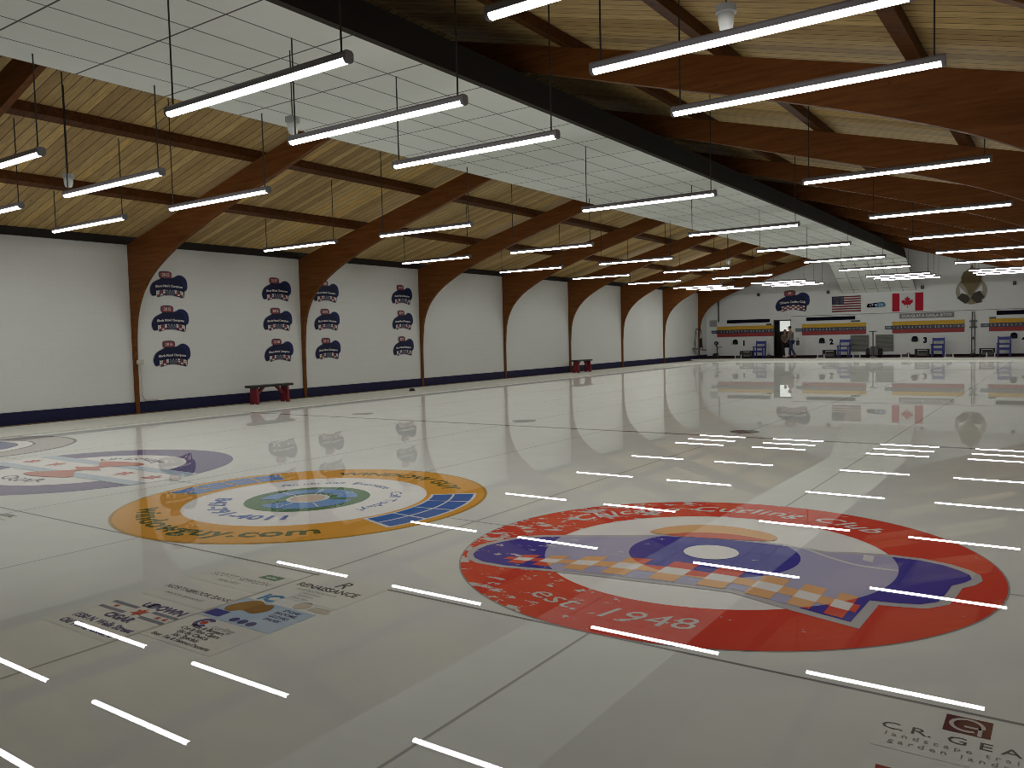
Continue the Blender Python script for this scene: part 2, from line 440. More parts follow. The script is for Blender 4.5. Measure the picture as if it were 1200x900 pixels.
# ------------------------------------------------------------------ hanging light tubes
M_LED = new_mat('lit white diffuser')[0]
_b = M_LED.node_tree.nodes['Principled BSDF']
_b.inputs['Base Color'].default_value = (.9, .9, .9, 1)
_b.inputs['Emission Color'].default_value = (1.0, .985, .965, 1); _b.inputs['Emission Strength'].default_value = 27.5
def prism_x(bm, yz, x0, x1): return prism(bm, yz, x0, x1, 'YZ')
housing_me = B(); prism_x(housing_me, [(-.045, -.006), (.045, -.006), (.045, .036), (.028, .056), (-.028, .056), (-.045, .036)], -LHALF, LHALF)
housing_ob = None
fix = {}
colname = ['row along the left wall', 'second row from the left wall', 'third row from the left wall', 'rightmost row']
def rod_top(x):
    return PZ if PX0 < x < PX1 else roof_z(x)+.16
for c, x in enumerate(LX):
    proto = None
    for r, y in enumerate(LY):
        n = r+1-(c == 0)      # the nearest tube along the left wall hangs outside the view
        if n == 0: lab = 'white LED tube light past the left edge of the view along the left wall'
        elif n == 1: lab = 'white LED tube light nearest the camera in the '+colname[c]
        elif r == 10: lab = 'white LED tube light farthest from the camera in the '+colname[c]
        else: lab = 'white LED tube light, %s from the camera in the %s' % (ORD[n-1], colname[c])
        if proto is None:
            proto = thing('tube_light', lab, 'light', (x, y, LH+.01), group='hanging LED tube lights')
            if not fix:
                h = mesh_obj('housing', housing_me, M_GREY, proto)
                bm = B(); pts = [(-.041, -.004), (-.037, -.026), (-.022, -.039), (0, -.043), (.022, -.039), (.037, -.026), (.041, -.004)]
                vs0 = [bm.verts.new((-LHALF, *p)) for p in pts]; vs1 = [bm.verts.new((LHALF, *p)) for p in pts]
                for k in range(6): bm.faces.new((vs0[k], vs0[k+1], vs1[k+1], vs1[k]))
                bmesh.ops.recalc_face_normals(bm, faces=bm.faces)
                for f in bm.faces:
                    if f.normal.z > 0.01: f.normal_flip()
                d = mesh_obj('diffuser', bm, M_LED, proto)
                cap = []
                for sgn in (-1, 1):
                    bm = B(); prism_x(bm, [(-.047, .038), (-.029, .058), (.029, .058), (.047, .038), (.047, -.01), (.04, -.03), (.023, -.044), (-.023, -.044), (-.04, -.03), (-.047, -.01)], sgn*LHALF, sgn*(LHALF+.03))
                    cap.append(mesh_obj('end_cap', bm, M_GREY, proto))
                fix = dict(h=h, d=d, c=cap)
            else:
                for q in [fix['h'], fix['d']]+fix['c']:
                    o2 = q.copy(); COL.objects.link(o2); o2.parent = proto
            for sgn in (-1, 1):
                xr = sgn*(LHALF-.06)
                top = rod_top(x+xr)-(LH+.01)
                bm = tube(B(), [(xr, 0, .06), (xr, 0, top)], .0085, 6)
                mesh_obj('hanging_rod', bm, M_BLACK, proto)
        else:
            dup(proto, lab, (x, y, LH+.01))

# small white pendants on thin rods
def pendant(x, y, z, lab, first=[None]):
    top = (PZ if PX0 < x < PX1 else roof_z(x)+.16)-z
    t = thing('pendant_sensor', lab, 'sensor', (x, y, z), group='white pendants on rods')
    mesh_obj('rod', tube(B(), [(0, 0, .10), (0, 0, top)], .007, 6), M_BLACK, t)
    mesh_obj('cap', lathe(B(), [(.02, .13), (.085, .125), (.085, .07), (.07, .06)], seg=16), plain('grey galvanised cap', (.35, .37, .37, 1), .5), t)
    mesh_obj('globe', lathe(B(), [(.066, .065), (.064, 0), (.052, -.06), (.03, -.075), (.005, -.078)], seg=16), plain('frosted white globe', (.72, .76, .74, 1), .35), t, smooth=True)
for q in [(-12.7, 6.52, 4.15, 'small white pendant on a thin rod near the upper left corner'), (-7.63, 6.59, 4.15, 'small white pendant on a rod beneath the white tile ceiling near the camera'),
          (-2.36, 6.64, 4.15, 'small white pendant at the top of the view under the boards'), (-10.45, 29.4, 4.19, 'small white pendant hanging halfway down the hall left of the tile ceiling'),
          (-17.2, 45.4, 4.09, 'small white pendant in the far left corner below the lights'), (-12.4, 46.1, 4.10, 'small white pendant far away above the hat shaped sign'),
          (-7.45, 46.4, 4.15, 'small white pendant far away above the red and white flag'), (-2.38, 46.4, 4.22, 'small white pendant far away at the right edge above the golden emblem')]:
    pendant(*q)

# ------------------------------------------------------------------ houses painted in the ice
def house(sheet, name, lab):
    return thing(name, lab, 'target', (SHEETS[sheet], TEE, 0), group='painted houses at the near end')
Z = [.001, .002, .003, .004, .005, .006, .007]
def part(name, bm, m, par, lev): return mesh_obj(name, bm, m, par, (0, 0, Z[lev]))
I_WHITE = ice('white paint in ice', (.70, .70, .68, 1))
# red house with the hat emblem
h = house(3, 'curling_house', 'round red and white target with a blue hat emblem, nearest the camera')
part('border', ring(B(), 1.80, 1.836), ice('grey rim', (.30, .30, .29, 1)), h, 0)
part('outer_ring', ring(B(), 1.215, 1.825), ice('worn red ring', (.58, .062, .040, 1), wear=.63), h, 1)
part('white_ring', disc(B(), 1.22), I_WHITE, h, 0)
bm = B()
text_arc(bm, 'Chicago Curling Club', 1.42, 108, .27, span=108, shear=.25, bold=.004, spacing=1.08)
part('lettering', bm, ice('white letters in ice', (.62, .61, .59, 1), wear=.62), h, 2)
bm = B(); text_arc(bm, 'est. 1948', 1.58, 266, .26, inward=True, span=42, shear=.2)
part('lettering', bm, ice('worn white letters', (.52, .49, .47, 1)), h, 2)
border = [(-1.56, -.89), (-1.62, -.78), (-1.635, -.63), (-1.59, -.45), (-1.5, -.25), (-1.35, -.12), (-1.18, -.03), (-1.05, .04), (-.78, .19), (-.62, .29), (-.50, .37), (-.2, .46), (.1, .50), (.37, .50), (.55, .47), (.69, .44), (.83, .51), (1.07, .57), (1.29, .57), (1.47, .51), (1.59, .42), (1.66, .32), (1.68, .2), (1.65, .08), (1.59, -.02), (1.58, -.18), (1.56, -.39), (1.46, -.53), (1.34, -.57), (1.22, -.60), (1.205, -1.05), (.99, -.99), (.82, -.94), (.42, -.80), (.13, -.83), (-.19, -.88), (-.45, -.91), (-.8, -.97), (-1.13, -1.05), (-1.35, -1.05), (-1.48, -.99)]
part('hat_border', poly(B(), border), ice('silver hat outline', (.42, .41, .42, 1)), h, 2)
hat = [(-1.51, -.88), (-1.565, -.75), (-1.57, -.62), (-1.53, -.47), (-1.45, -.29), (-1.3, -.17), (-1.14, -.08), (-.95, .03), (-.74, .15), (-.5, .30), (-.2, .40), (.1, .44), (.36, .45), (.53, .43), (.67, .38), (.83, .45), (1.07, .51), (1.28, .51), (1.43, .46), (1.54, .37), (1.6, .30), (1.62, .2), (1.59, .11), (1.53, .0), (1.52, -.18), (1.5, -.37), (1.42, -.47), (1.31, -.51), (1.16, -.54), (1.145, -.97), (.89, -.89), (.42, -.73), (.13, -.77), (-.19, -.82), (-.45, -.85), (-.8, -.92), (-1.13, -1.0), (-1.33, -1.0), (-1.44, -.95)]
part('hat', poly(B(), hat), ice('hat blue', rgb(48, 45, 108, 2.0), wear=.67, fade=(.55, .55, .63, 1)), h, 3)
bm = B()
fl = smooth_loop([(.37, .48, 0), (.53, .46, 0), (.69, .34, 0), (.89, .22, 0), (1.02, .19, 0), (1.2, .19, 0)], 4, False)
poly(bm, [(p[0], p[1]) for p in fl]+[(p[0], p[1]-.035) for p in fl[::-1]])
poly(bm, [(.93, .47), (1.0, .47), (1.02, .30), (.95, .33)])
part('flap_line', bm, ice('pale flap line', (.6, .6, .6, 1)), h, 4)
pom = smooth_loop([(-.66, .36, 0), (-.64, .52, 0), (-.56, .66, 0), (-.42, .78, 0), (-.22, .85, 0), (0, .83, 0), (.17, .77, 0), (.27, .66, 0), (.24, .54, 0), (.0, .50, 0), (-.4, .36, 0)], 3)
part('pompom', poly(B(), [p[:2] for p in pom]), ice('pompom orange', (.66, .40, .20, 1)), h, 3)
band = smooth_loop([(-.52, .34, 0), (-.42, .46, 0), (-.28, .55, 0), (-.08, .60, 0), (.12, .58, 0), (.23, .53, 0), (.05, .46, 0), (-.25, .38, 0)], 3)
part('pompom_band', poly(B(), [p[:2] for p in band]), ice('pompom red', (.55, .13, .10, 1)), h, 4)
# tartan band: three rows between the lower brim and the line above it
def lerp_path(path, x):
    for a, b in zip(path, path[1:]):
        if a[0] <= x <= b[0]: return a[1]+(b[1]-a[1])*(x-a[0])/(b[0]-a[0])
    return path[-1][1]
lowp = [(-1.3, -.95), (-1.1, -.92), (-.8, -.87), (-.45, -.82), (-.19, -.79), (.13, -.76), (.42, -.75), (.82, -.85), (1.14, -.945)]
upp = [(-1.3, -.76), (-1.1, -.68), (-.8, -.54), (-.5, -.40), (-.1, -.32), (.3, -.33), (.6, -.35), (.86, -.43), (1.14, -.52)]
WX = [(-1.11, .055), (-.92, .06), (-.68, .075), (-.39, .085), (-.06, .09), (.26, .09), (.57, .085), (.83, .07), (1.04, .055)]
xe = [-1.24]+[v for x, hw in WX for v in (x-hw, x+hw)]+[1.135]
cR, cW = B(), B()
for i in range(len(xe)-1):
    a, b = xe[i], xe[i+1]
    def cell(bm, r):
        P = []
        for x, t in ((a, r/3), (b, r/3), (b, (r+1)/3), (a, (r+1)/3)):
            lo, up = lerp_path(lowp, x), lerp_path(upp, x); P.append((x, lo+(up-lo)*t))
        poly(bm, P)
    if i % 2 == 1: cell(cR, 0); cell(cW, 1); cell(cR, 2)
    else: cell(cR, 1)
part('check_band', cR, ice('tartan red', (.60, .10, .07, 1), fade=(.72, .56, .26, 1)), h, 4)
part('check_band', cW, ice('tartan white', (.68, .67, .65, 1)), h, 4)
part('button', disc(B(), .195, c=(-.02, .02)), ice('white button', (.72, .72, .71, 1)), h, 5)

# orange house
h = house(2, 'curling_house', 'round orange and white target with blue window panes and green centre')
part('border', ring(B(), 1.79, 1.84), ice('dark orange rim', (.40, .24, .05, 1)), h, 0)
part('outer_ring', ring(B(), 1.215, 1.81), ice('orange ring', (.62, .31, .055, 1)), h, 1)
part('white_ring', disc(B(), 1.22), I_WHITE, h, 0)
part('center_ring', ring(B(), .17, .63), ice('green ring', (.10, .20, .11, 1)), h, 1)
bm = B(); ring(bm, .30, .50, a0=35, a1=215, n=40); ring(bm, .20, .50, a0=-110, a1=20, n=30)
part('swoosh', bm, ice('light blue swoosh', (.17, .30, .55, 1)), h, 2)
bm = B(); ring(bm, .17, .22)
for a in (70, 120, 170, -30, -80):
    u = math.radians(a); d = (math.cos(u), math.sin(u)); nn = (-d[1]*.008, d[0]*.008)
    poly(bm, [(d[0]*.24-nn[0], d[1]*.24-nn[1]), (d[0]*.5-nn[0], d[1]*.5-nn[1]), (d[0]*.5+nn[0], d[1]*.5+nn[1]), (d[0]*.24+nn[0], d[1]*.24+nn[1])])
part('swoosh_line', bm, ice('pale glaze line', (.6, .62, .62, 1)), h, 3)
part('button', disc(B(), .175), ice('beige button', (.55, .47, .38, 1)), h, 4)
def panes(a0, a1, r0, r1, n, m, mb, nm):
    part('pane_frame', ring(B(), r0-.03, r1+.03, a0=a0-1, a1=a1+1, n=40), mb, h, 2)
    bm = B(); st = (a1-a0)/n; mid = (r0+r1)/2
    for i in range(n):
        for (q0, q1) in ((r0, mid-.012), (mid+.012, r1)):
            ring(bm, q0, q1, a0=a0+i*st+.5, a1=a0+(i+1)*st-.5, n=8)
    part(nm, bm, m, h, 3)
panes(-18, 36, 1.29, 1.70, 4, ice('blue window glass', (.055, .14, .40, 1)), ice('white frame paint', (.6, .62, .64, 1)), 'window_panes')
panes(150, 198, 1.33, 1.72, 4, ice('light blue window glass', (.13, .24, .50, 1)), ice('orange frame paint', (.58, .36, .10, 1)), 'window_panes')
M_LBL = ice('blue letters in ice', (.10, .17, .42, 1)); M_LGR = ice('dark green letters in ice', (.10, .115, .035, 1))
bm = B(); text_arc(bm, '847-791-4011', .97, 258, .24, inward=True, span=100, bold=.006)
text_arc(bm, 'Do not wait', .84, 134, .16, span=46); text_arc(bm, 'Estimate', .83, 85, .16, span=38)
text_arc(bm, 'Call Today!', .84, 20, .17, span=60)
part('lettering', bm, M_LBL, h, 2)
bm = B(); text_arc(bm, 'windowguy.com', 1.60, 274, .33, inward=True, span=98, bold=.008); text_arc(bm, 'WINDOW GUY', 1.40, 86, .26, span=78, bold=.006)
part('lettering', bm, M_LGR, h, 2)

# purple house with the striped band and stars
h = house(1, 'curling_house', 'round purple and white target crossed by pale blue stripes with red stars')
part('outer_ring', ring(B(), 1.22, 1.83), ice('purple ring', (.165, .145, .26, 1)), h, 0)
part('white_ring', disc(B(), 1.22), I_WHITE, h, 0)
def chord(r, y): return math.sqrt(max(r*r-y*y, 0))
def stripe(bm, y0, y1, r):
    n = 8; L_ = [(-chord(r, y0+(y1-y0)*i/n), y0+(y1-y0)*i/n) for i in range(n+1)]
    poly(bm, L_+[(-x, y) for x, y in L_[::-1]]); return bm
part('band', stripe(B(), -.45, .45, 1.84), I_WHITE, h, 1)
bm = B(); stripe(bm, .24, .44, 1.84); stripe(bm, -.45, -.25, 1.84)
part('blue_stripes', bm, ice('pale blue stripe', (.42, .50, .57, 1)), h, 2)
def star(bm, cx, cy, r, n=6, k=.45, rot=90):
    poly(bm, [(cx+(r if i % 2 == 0 else r*k)*math.cos(math.radians(rot+i*180/n)), cy+(r if i % 2 == 0 else r*k)*math.sin(math.radians(rot+i*180/n))) for i in range(2*n)]); return bm
bm = B()
for x in (-1.5, -.84, .88, 1.5): star(bm, x, 0, .16)
part('red_stars', bm, ice('red star paint', (.48, .15, .13, 1)), h, 3)
arm = smooth_loop([(-.42, -.62, 0), (-.05, -.66, 0), (.46, -.52, 0), (.42, -.40, 0), (.1, -.22, 0), (.03, -.06, 0), (-.03, -.06, 0), (-.1, -.2, 0), (-.40, -.48, 0)], 3)
for sg in (1, -.92): part('red_emblem', poly(B(), [(p[0]*sg, p[1]*sg) for p in arm]), ice('pale red emblem paint', (.50, .20, .16, 1)), h, 4)
part('red_emblem', star(B(), 0, 0, .34, 4, .40), MATS['pale red emblem paint'], h, 5)
bm = B(); text_arc(bm, 'UP DOWN', .76, 102, .25, span=78); text_arc(bm, 'CIGAR', .98, 273, .28, inward=True, span=54)
part('lettering', bm, ice('dark navy letters in ice', (.09, .085, .15, 1)), h, 3)

# grey house against the left edge strip
h = house(0, 'curling_house', 'grey outlined round target partly covered by the white strip at the left wall')
part('border', ring(B(), 1.79, 1.84), ice('dark outline in ice', (.13, .13, .13, 1)), h, 1)
part('outer_ring', ring(B(), 1.22, 1.80), ice('pale grey ring', (.40, .385, .37, 1)), h, 0)
part('white_ring', ring(B(), .95, 1.19), I_WHITE, h, 0)
part('inner_border', ring(B(), 1.18, 1.22), MATS['dark outline in ice'], h, 1)
part('center', disc(B(), .96), ice('navy centre', (.07, .08, .22, 1)), h, 0)
part('center_wedge', poly(B(), [(-.3, -.9), (.75, -.55), (.1, .5), (-.6, .1)]), ice('slate centre', (.25, .30, .38, 1)), h, 1)
part('button', disc(B(), .2), I_WHITE, h, 2)

# ------------------------------------------------------------------ sponsor prints in the ice, behind the houses
I_TXT = ice('dark print', (.10, .10, .105, 1)); I_TXTG = ice('faint grey print', (.33, .33, .32, 1)); I_NVY = ice('navy print', (.075, .08, .19, 1))
I_PANEL = ice('off white print panel', (.585, .60, .565, 1))
def ad(lab, x, y): return thing('sponsor_print', lab, 'floor print', (x, y, 0), group='sponsor prints in the near ice')
def rect(bm, x0, x1, y0, y1): return poly(bm, [(x0, y0), (x1, y0), (x1, y1), (x0, y1)])
t = ad('faded print with green diamond logo and grey lettering, beside the orange target', -4.66, 3.38)
part('panel', rect(B(), -.34, .37, -.14, .2), I_PANEL, t, 0)
bm = B(); text_at(bm, 'SCOTT SIMPSON', .02, -.01, .085, sx=.95); part('lettering', bm, I_TXTG, t, 1)
bm = B(); text_at(bm, 'BUILDERS', .0, -.08, .05); part('lettering', bm, I_TXTG, t, 1)
bm = B()
for k in (0, 1): poly(bm, [(.10+k*.09, .10), (.18+k*.09, .10), (.20+k*.09, .18), (.12+k*.09, .18)])
part('logo', bm, ice('green print', (.12, .24, .17, 1)), t, 1)
part('logo_inset', rect(B(), .15, .25, .125, .14), I_PANEL, t, 2)
t = ad('faded print with one line of small grey serif lettering left of the blue print', -4.62, 3.0)
part('panel', rect(B(), -.34, .33, -.13, .2), I_PANEL, t, 0)
bm = B(); text_at(bm, 'NORTHBROOK BANK', 0, .03, .075, sx=.9); part('lettering', bm, I_TXT, t, 1)
bm = B(); text_at(bm, 'PRIVATE  BANKING', -.02, -.05, .045); part('lettering', bm, I_TXTG, t, 1)
t = ad('print with striped band, red star and navy street address in the near ice', -4.62, 2.55)
part('panel', rect(B(), -.36, .33, -.28, .27), I_PANEL, t, 0)
bm = B(); rect(bm, -.33, -.06, .12, .15); rect(bm, -.33, -.06, .03, .06); rect(bm, .10, .34, .12, .15); rect(bm, .10, .34, .03, .06)
part('stripes', bm, ice('slate stripe print', (.16, .19, .25, 1)), t, 1)
bm = B(); star(bm, .03, .09, .065, 6); star(bm, -.22, .09, .025, 6); star(bm, .22, .09, .025, 6); star(bm, .29, .09, .025, 6)
part('stars', bm, ice('red print', (.42, .07, .06, 1)), t, 2)
bm = B(); text_at(bm, 'UP', -.04, .17, .09, bold=.004); text_at(bm, 'DOWN', .14, .17, .10, bold=.004); text_at(bm, 'CIGAR', .0, -.05, .09, bold=.004); part('lettering', bm, I_NVY, t, 2)
bm = B(); text_at(bm, '1550 N. Wells Street', -.0, -.145, .077, sx=.92, bold=.003); text_at(bm, 'Old Town, Chicago', -.0, -.235, .077, sx=.92, bold=.003)
part('lettering', bm, I_NVY, t, 1)
t = ad('print with a large capital R above spaced dark lettering, beside the long tube reflection', -3.93, 3.50)
part('panel', rect(B(), -.30, .34, -.22, .26), I_PANEL, t, 0)
bm = B(); text_at(bm, 'R', .03, .09, .17, shear=.2); text_at(bm, 'RENAISSANCE', 0, 0, .09, sx=.95, bold=.002); part('lettering', bm, I_TXT, t, 1)
bm = B()
for k, s in enumerate(('FINE RESTAURANTS', 'Lake Street', 'Evanston', 'Open late')): text_at(bm, s, -.02, -.06-.045*k, .04)
part('lettering', bm, I_TXTG, t, 1)
t = ad('light blue print with brown picture and small navy text', -3.92, 3.03)
part('panel', rect(B(), -.33, .30, -.22, .13), ice('light blue print', (.36, .47, .58, 1)), t, 0)
bm = B(); poly(bm, [p[:2] for p in smooth_loop([(-.31, -.02, 0), (-.27, .08, 0), (-.2, .13, 0), (-.12, .10, 0), (-.05, .11, 0), (-.01, .03, 0), (-.06, -.05, 0), (-.16, -.04, 0), (-.22, -.09, 0), (-.28, -.08, 0)], 3)])
part('picture', bm, ice('brown picture', (.26, .15, .05, 1)), t, 1)
part('picture_band', rect(B(), -.33, -.19, -.19, -.10), ice('deep blue print', (.05, .07, .26, 1)), t, 1)
bm = B(); text_at(bm, 'iC', -.20, .15, .16, bold=.006); part('lettering', bm, ice('bright blue print', (.07, .24, .46, 1)), t, 1)
bm = B()
for k, s in enumerate(('STONE', 'BROOMS', 'GLOVES', 'SHOES')): text_at(bm, s, .14, .07-.05*k, .045, bold=.001)
for k in range(3): disc(bm, .032, n=20, c=(-.06+.075*k, -.17))
part('lettering', bm, I_NVY, t, 1)
t = ad('small beige faded logo print just above the light blue print', -3.72, 3.22)
bm = B(); disc(bm, .06, n=24, c=(-.10, .01)); rect(bm, -.02, .14, -.03, .01); rect(bm, -.02, .12, .02, .04)
part('logo', bm, ice('beige print', (.46, .42, .36, 1)), t, 0)
t = ad('white print with round red and blue logo over lines of dark text', -3.95, 2.66)
part('panel', rect(B(), -.31, .33, -.22, .14), I_PANEL, t, 0)
bm = B(); ring(bm, .035, .065, a0=40, a1=330, n=30)
part('logo', bm, ice('navy logo print', (.10, .09, .22, 1)), t, 1).location = (-.14, .075, Z[1])
part('logo_center', disc(B(), .025, n=20, c=(-.14, .075)), MATS['red print'], t, 1)
bm = B(); text_at(bm, 'curling', .06, .04, .07); part('lettering', bm, I_TXTG, t, 1)
bm = B()
for k, s in enumerate(('Pizza & Burgers', 'Cut & Fine Cigars', 'Eat By Choice', 'Sat. Specials', 'Beer, Tea & Famous Desserts')): text_at(bm, s, -.02 if k < 4 else .0, -.0-.046*k, .05 if k < 4 else .045, sx=.95, bold=.001)
part('lettering', bm, I_TXT, t, 1)
t = ad('white print with maroon G logo and spaced lettering at the lower right', -.32, 3.42)
part('panel', rect(B(), -.30, .28, -.16, .27), ice('pale print panel', (.61, .625, .60, 1)), t, 0)
bm = B(); rect(bm, -.08, .085, .105, .26); part('logo', bm, ice('maroon print', (.12, .045, .045, 1)), t, 1)
bm = B(); ring(bm, .048, .064, a0=-10, a1=300, n=40); ob = part('logo_letter', bm, ice('grey logo letter', (.50, .46, .45, 1)), t, 2); ob.location = (0, .185, Z[2])
bm = B(); rect(bm, -.01, .05, .165, .18); rect(bm, .04, .055, .105, .18); part('logo_letter', bm, MATS['grey logo letter'], t, 2)
bm = B()
for ch, x in (('C', -.255), ('.', -.215), ('R', -.155), ('.', -.115), ('G', -.02), ('E', .075), ('A', .16), ('R', .245)): text_at(bm, ch, x, .005, .085, sx=1.25)
part('lettering', bm, I_TXT, t, 1)
bm = B(); text_at(bm, 'landscape training', .03, -.055, .05, spacing=1.55); text_at(bm, 'garden landscape', .03, -.11, .05, spacing=1.55); part('lettering', bm, ice('mid grey print', (.22, .22, .22, 1)), t, 1)
t = ad('red and yellow print cut off by the bottom right edge', -.36, 2.97)
part('panel', rect(B(), -.26, .34, -.35, .17), MATS['pale print panel'], t, 0)
bm = B()
for k, x in enumerate((-.16, .05, .2)): poly(bm, [(x-.05, .14), (x+.04, .14), (x+.01, .0), (x-.03, .0)])
part('logo', bm, ice('dark red print', (.25, .05, .05, 1)), t, 1)
bm = B(); rect(bm, -.06, -.02, .0, .14); rect(bm, .11, .14, .0, .14); part('logo_stripe', bm, ice('olive print', (.26, .22, .06, 1)), t, 1)
t = ad('dark and olive print at the left edge of the view below the purple target', -8.45, 3.55)
bm = B(); text_at(bm, 'CURL', .0, .0, .10, bold=.004); part('lettering', bm, I_TXT, t, 0)
bm = B(); text_at(bm, 'winter league', .02, -.1, .07); part('lettering', bm, ice('olive grey print', (.34, .31, .22, 1)), t, 0)

# ------------------------------------------------------------------ hat decals on the left wall and hat sign on the far wall
hat_out = [(.0, .15), (.015, .26), (.08, .36), (.18, .42), (.27, .46), (.34, .50), (.58, .50), (.66, .52), (.75, .565), (.86, .56), (.95, .50), (.99, .42), (1.0, .30), (.97, .21), (.915, .17), (.885, .02), (.76, .035), (.55, .075), (.35, .065), (.2, .025), (.15, .06), (.05, .05)]
hat_sm = [p[:2] for p in smooth_loop([(*p, 0) for p in hat_out], 3)]
def grow(pts, d):
    cx = sum(p[0] for p in pts)/len(pts); cy = sum(p[1] for p in pts)/len(pts); out = []
    n = len(pts)
    for i in range(n):
        a = Vector(pts[i-1]); b = Vector(pts[(i+1) % n]); t_ = (b-a)
        if t_.length < 1e-6: out.append(pts[i]); continue
        t_.normalize(); nn = Vector((t_.y, -t_.x))
        if nn.dot(Vector(pts[i])-Vector((cx, cy))) < 0 and abs(nn.dot((Vector(pts[i])-Vector((cx, cy))).normalized())) > .2: nn = -nn
        out.append((pts[i][0]+nn.x*d, pts[i][1]+nn.y*d))
    return out
W_NAVY = plain('navy decal', rgb(24, 30, 58, 1.3), .6, spec=.2); W_NAVY2 = plain('brighter navy decal', rgb(30, 38, 78, 1.3), .6, spec=.2)
W_RED = plain('maroon decal', rgb(125, 45, 52, 1.2), .5); W_WH = plain('white decal', (.66, .64, .62, 1), .5); W_SL = plain('slate decal', rgb(74, 82, 98), .5); W_EDGE = plain('pale decal edge', (.42, .42, .46, 1), .5)
def pom_pts(g=0): return [(.42+(.155+g)*math.copysign(abs(math.cos(a))**.6, math.cos(a)), .565+(.075+g)*math.copysign(abs(math.sin(a))**.6, math.sin(a))) for a in [2*PI*k/24 for k in range(24)]]
def band_y(x, top): # arched checker band
    u = (x-.52)/.36; return (.205 if top else .065)+(-.045*u*u)+.01
def hat_parts(root, year, title, first, sc=1.0, full_checks=False):
    def P(name, bm, m, lev):
        if sc != 1.0: bmesh.ops.scale(bm, vec=(sc, sc, 1), verts=bm.verts)
        return mesh_obj(name, bm, m, root, (0, 0, .004+.004*lev))
    if first is None:
        P('edge', poly(poly(B(), grow(hat_sm, .014)), pom_pts(.022), .001), W_EDGE, 0)
        P('hat', poly(B(), hat_sm), W_NAVY, 1)
        lobe = [p[:2] for p in smooth_loop([(.66, .50, 0), (.74, .545, 0), (.86, .545, 0), (.96, .47, 0), (.985, .32, 0), (.95, .22, 0), (.91, .19, 0), (.89, .33, 0), (.84, .44, 0), (.76, .49, 0)], 3)]
        P('lobe', poly(B(), lobe), W_NAVY2, 2)
        P('pompom_rim', poly(B(), pom_pts(.012)), W_NAVY, 2)
        P('pompom', poly(B(), pom_pts()), W_RED, 3)
        bw, br = B(), B()
        n = 9
        for i in range(n):
            a = .17+.70*i/n; b_ = .17+.70*(i+1)/n; mm = (a+b_)/2
            for r in (0, 1, 2):
                lo = lambda x: band_y(x, 0)+(band_y(x, 1)-band_y(x, 0))*r/3
                up = lambda x: band_y(x, 0)+(band_y(x, 1)-band_y(x, 0))*(r+1)/3
                q = [(a+.006, lo(a)+.005), (b_-.006, lo(b_)+.005), (b_-.006, up(b_)-.005), (a+.006, up(a)-.005)]
                if not full_checks and 3 <= i <= 5 and r < 2: continue
                if full_checks: poly(bw if (i+r) % 2 == 0 else br, q)
                elif r == 2: poly(bw if i % 2 == 0 else br, q) if 3 > i or i > 5 else poly(bw, [(mm-.012, lo(mm)+.012), (mm+.012, lo(mm)+.012), (mm+.012, up(mm)-.012), (mm-.012, up(mm)-.012)])
                elif r == 1: poly(bw if i % 2 == 0 else br, q)
                else: poly(bw if i % 2 == 1 else br, q); 
        P('check_band', bw, W_WH, 2); P('check_band', br, W_RED, 2)
        if not full_checks:
            P('patch', poly(B(), [(.41, .085), (.635, .08), (.625, .17), (.52, .178), (.42, .17)]), W_SL, 2)
            bm = B()
            for q in ([(.155, .045), (.175, .04), (.175, .18), (.155, .18)], [(.865, .03), (.88, .03), (.88, .16), (.865, .16)]): poly(bm, q)
            P('band_end', bm, W_WH, 2)
    else:
        for q in first.children:
            if q.name.startswith('lettering'): continue
            o = q.copy(); COL.objects.link(o); o.parent = root
    bm = B()
    add_text(bm, title, .078 if not full_checks else .095, lambda v: (.50+v.x*.92, .275+v.y-.14*v.x*v.x), bold=.003)
    P('lettering', bm, W_WH, 3)
    bm = B(); text_at(bm, year, .42, .535, .10, bold=.002); P('lettering', bm, W_WH, 4)
ROWZ = [2.78, 1.945, 1.085]
HC = [(11.15, ['2015', '2015', '2016']), (14.43, ['2017', '2018', '2018']), (16.25, ['2018', '2018', '2018']), (19.57, ['2018', '2019', '2019'])]
CN = ['first', 'second', 'third', 'fourth']
first = None
for c, (y0, yrs) in enumerate(HC):
    for r in range(3):
        kind = "Men's" if (c+r) % 3 == 0 else 'Mixed'
        root = thing('hat_decal', 'navy hat decal with red pompom on the left wall, %s in the %s column' % (['topmost', 'middle', 'lowest'][r], CN[c]), 'wall decal', (XW, y0, ROWZ[r]), group='hat decals on the left wall', rot=(PI/2, 0, PI/2))
        hat_parts(root, yrs[r], 'Illinois %s Champions' % kind, first)
        if first is None: first = root
root = thing('hat_sign', 'navy hat shaped club sign with checked band on the far wall', 'sign', (-14.03, YF, 2.68), rot=(PI/2, 0, 0))
hat_parts(root, '48', 'Chicago Curling Club', None, 1.9, True)

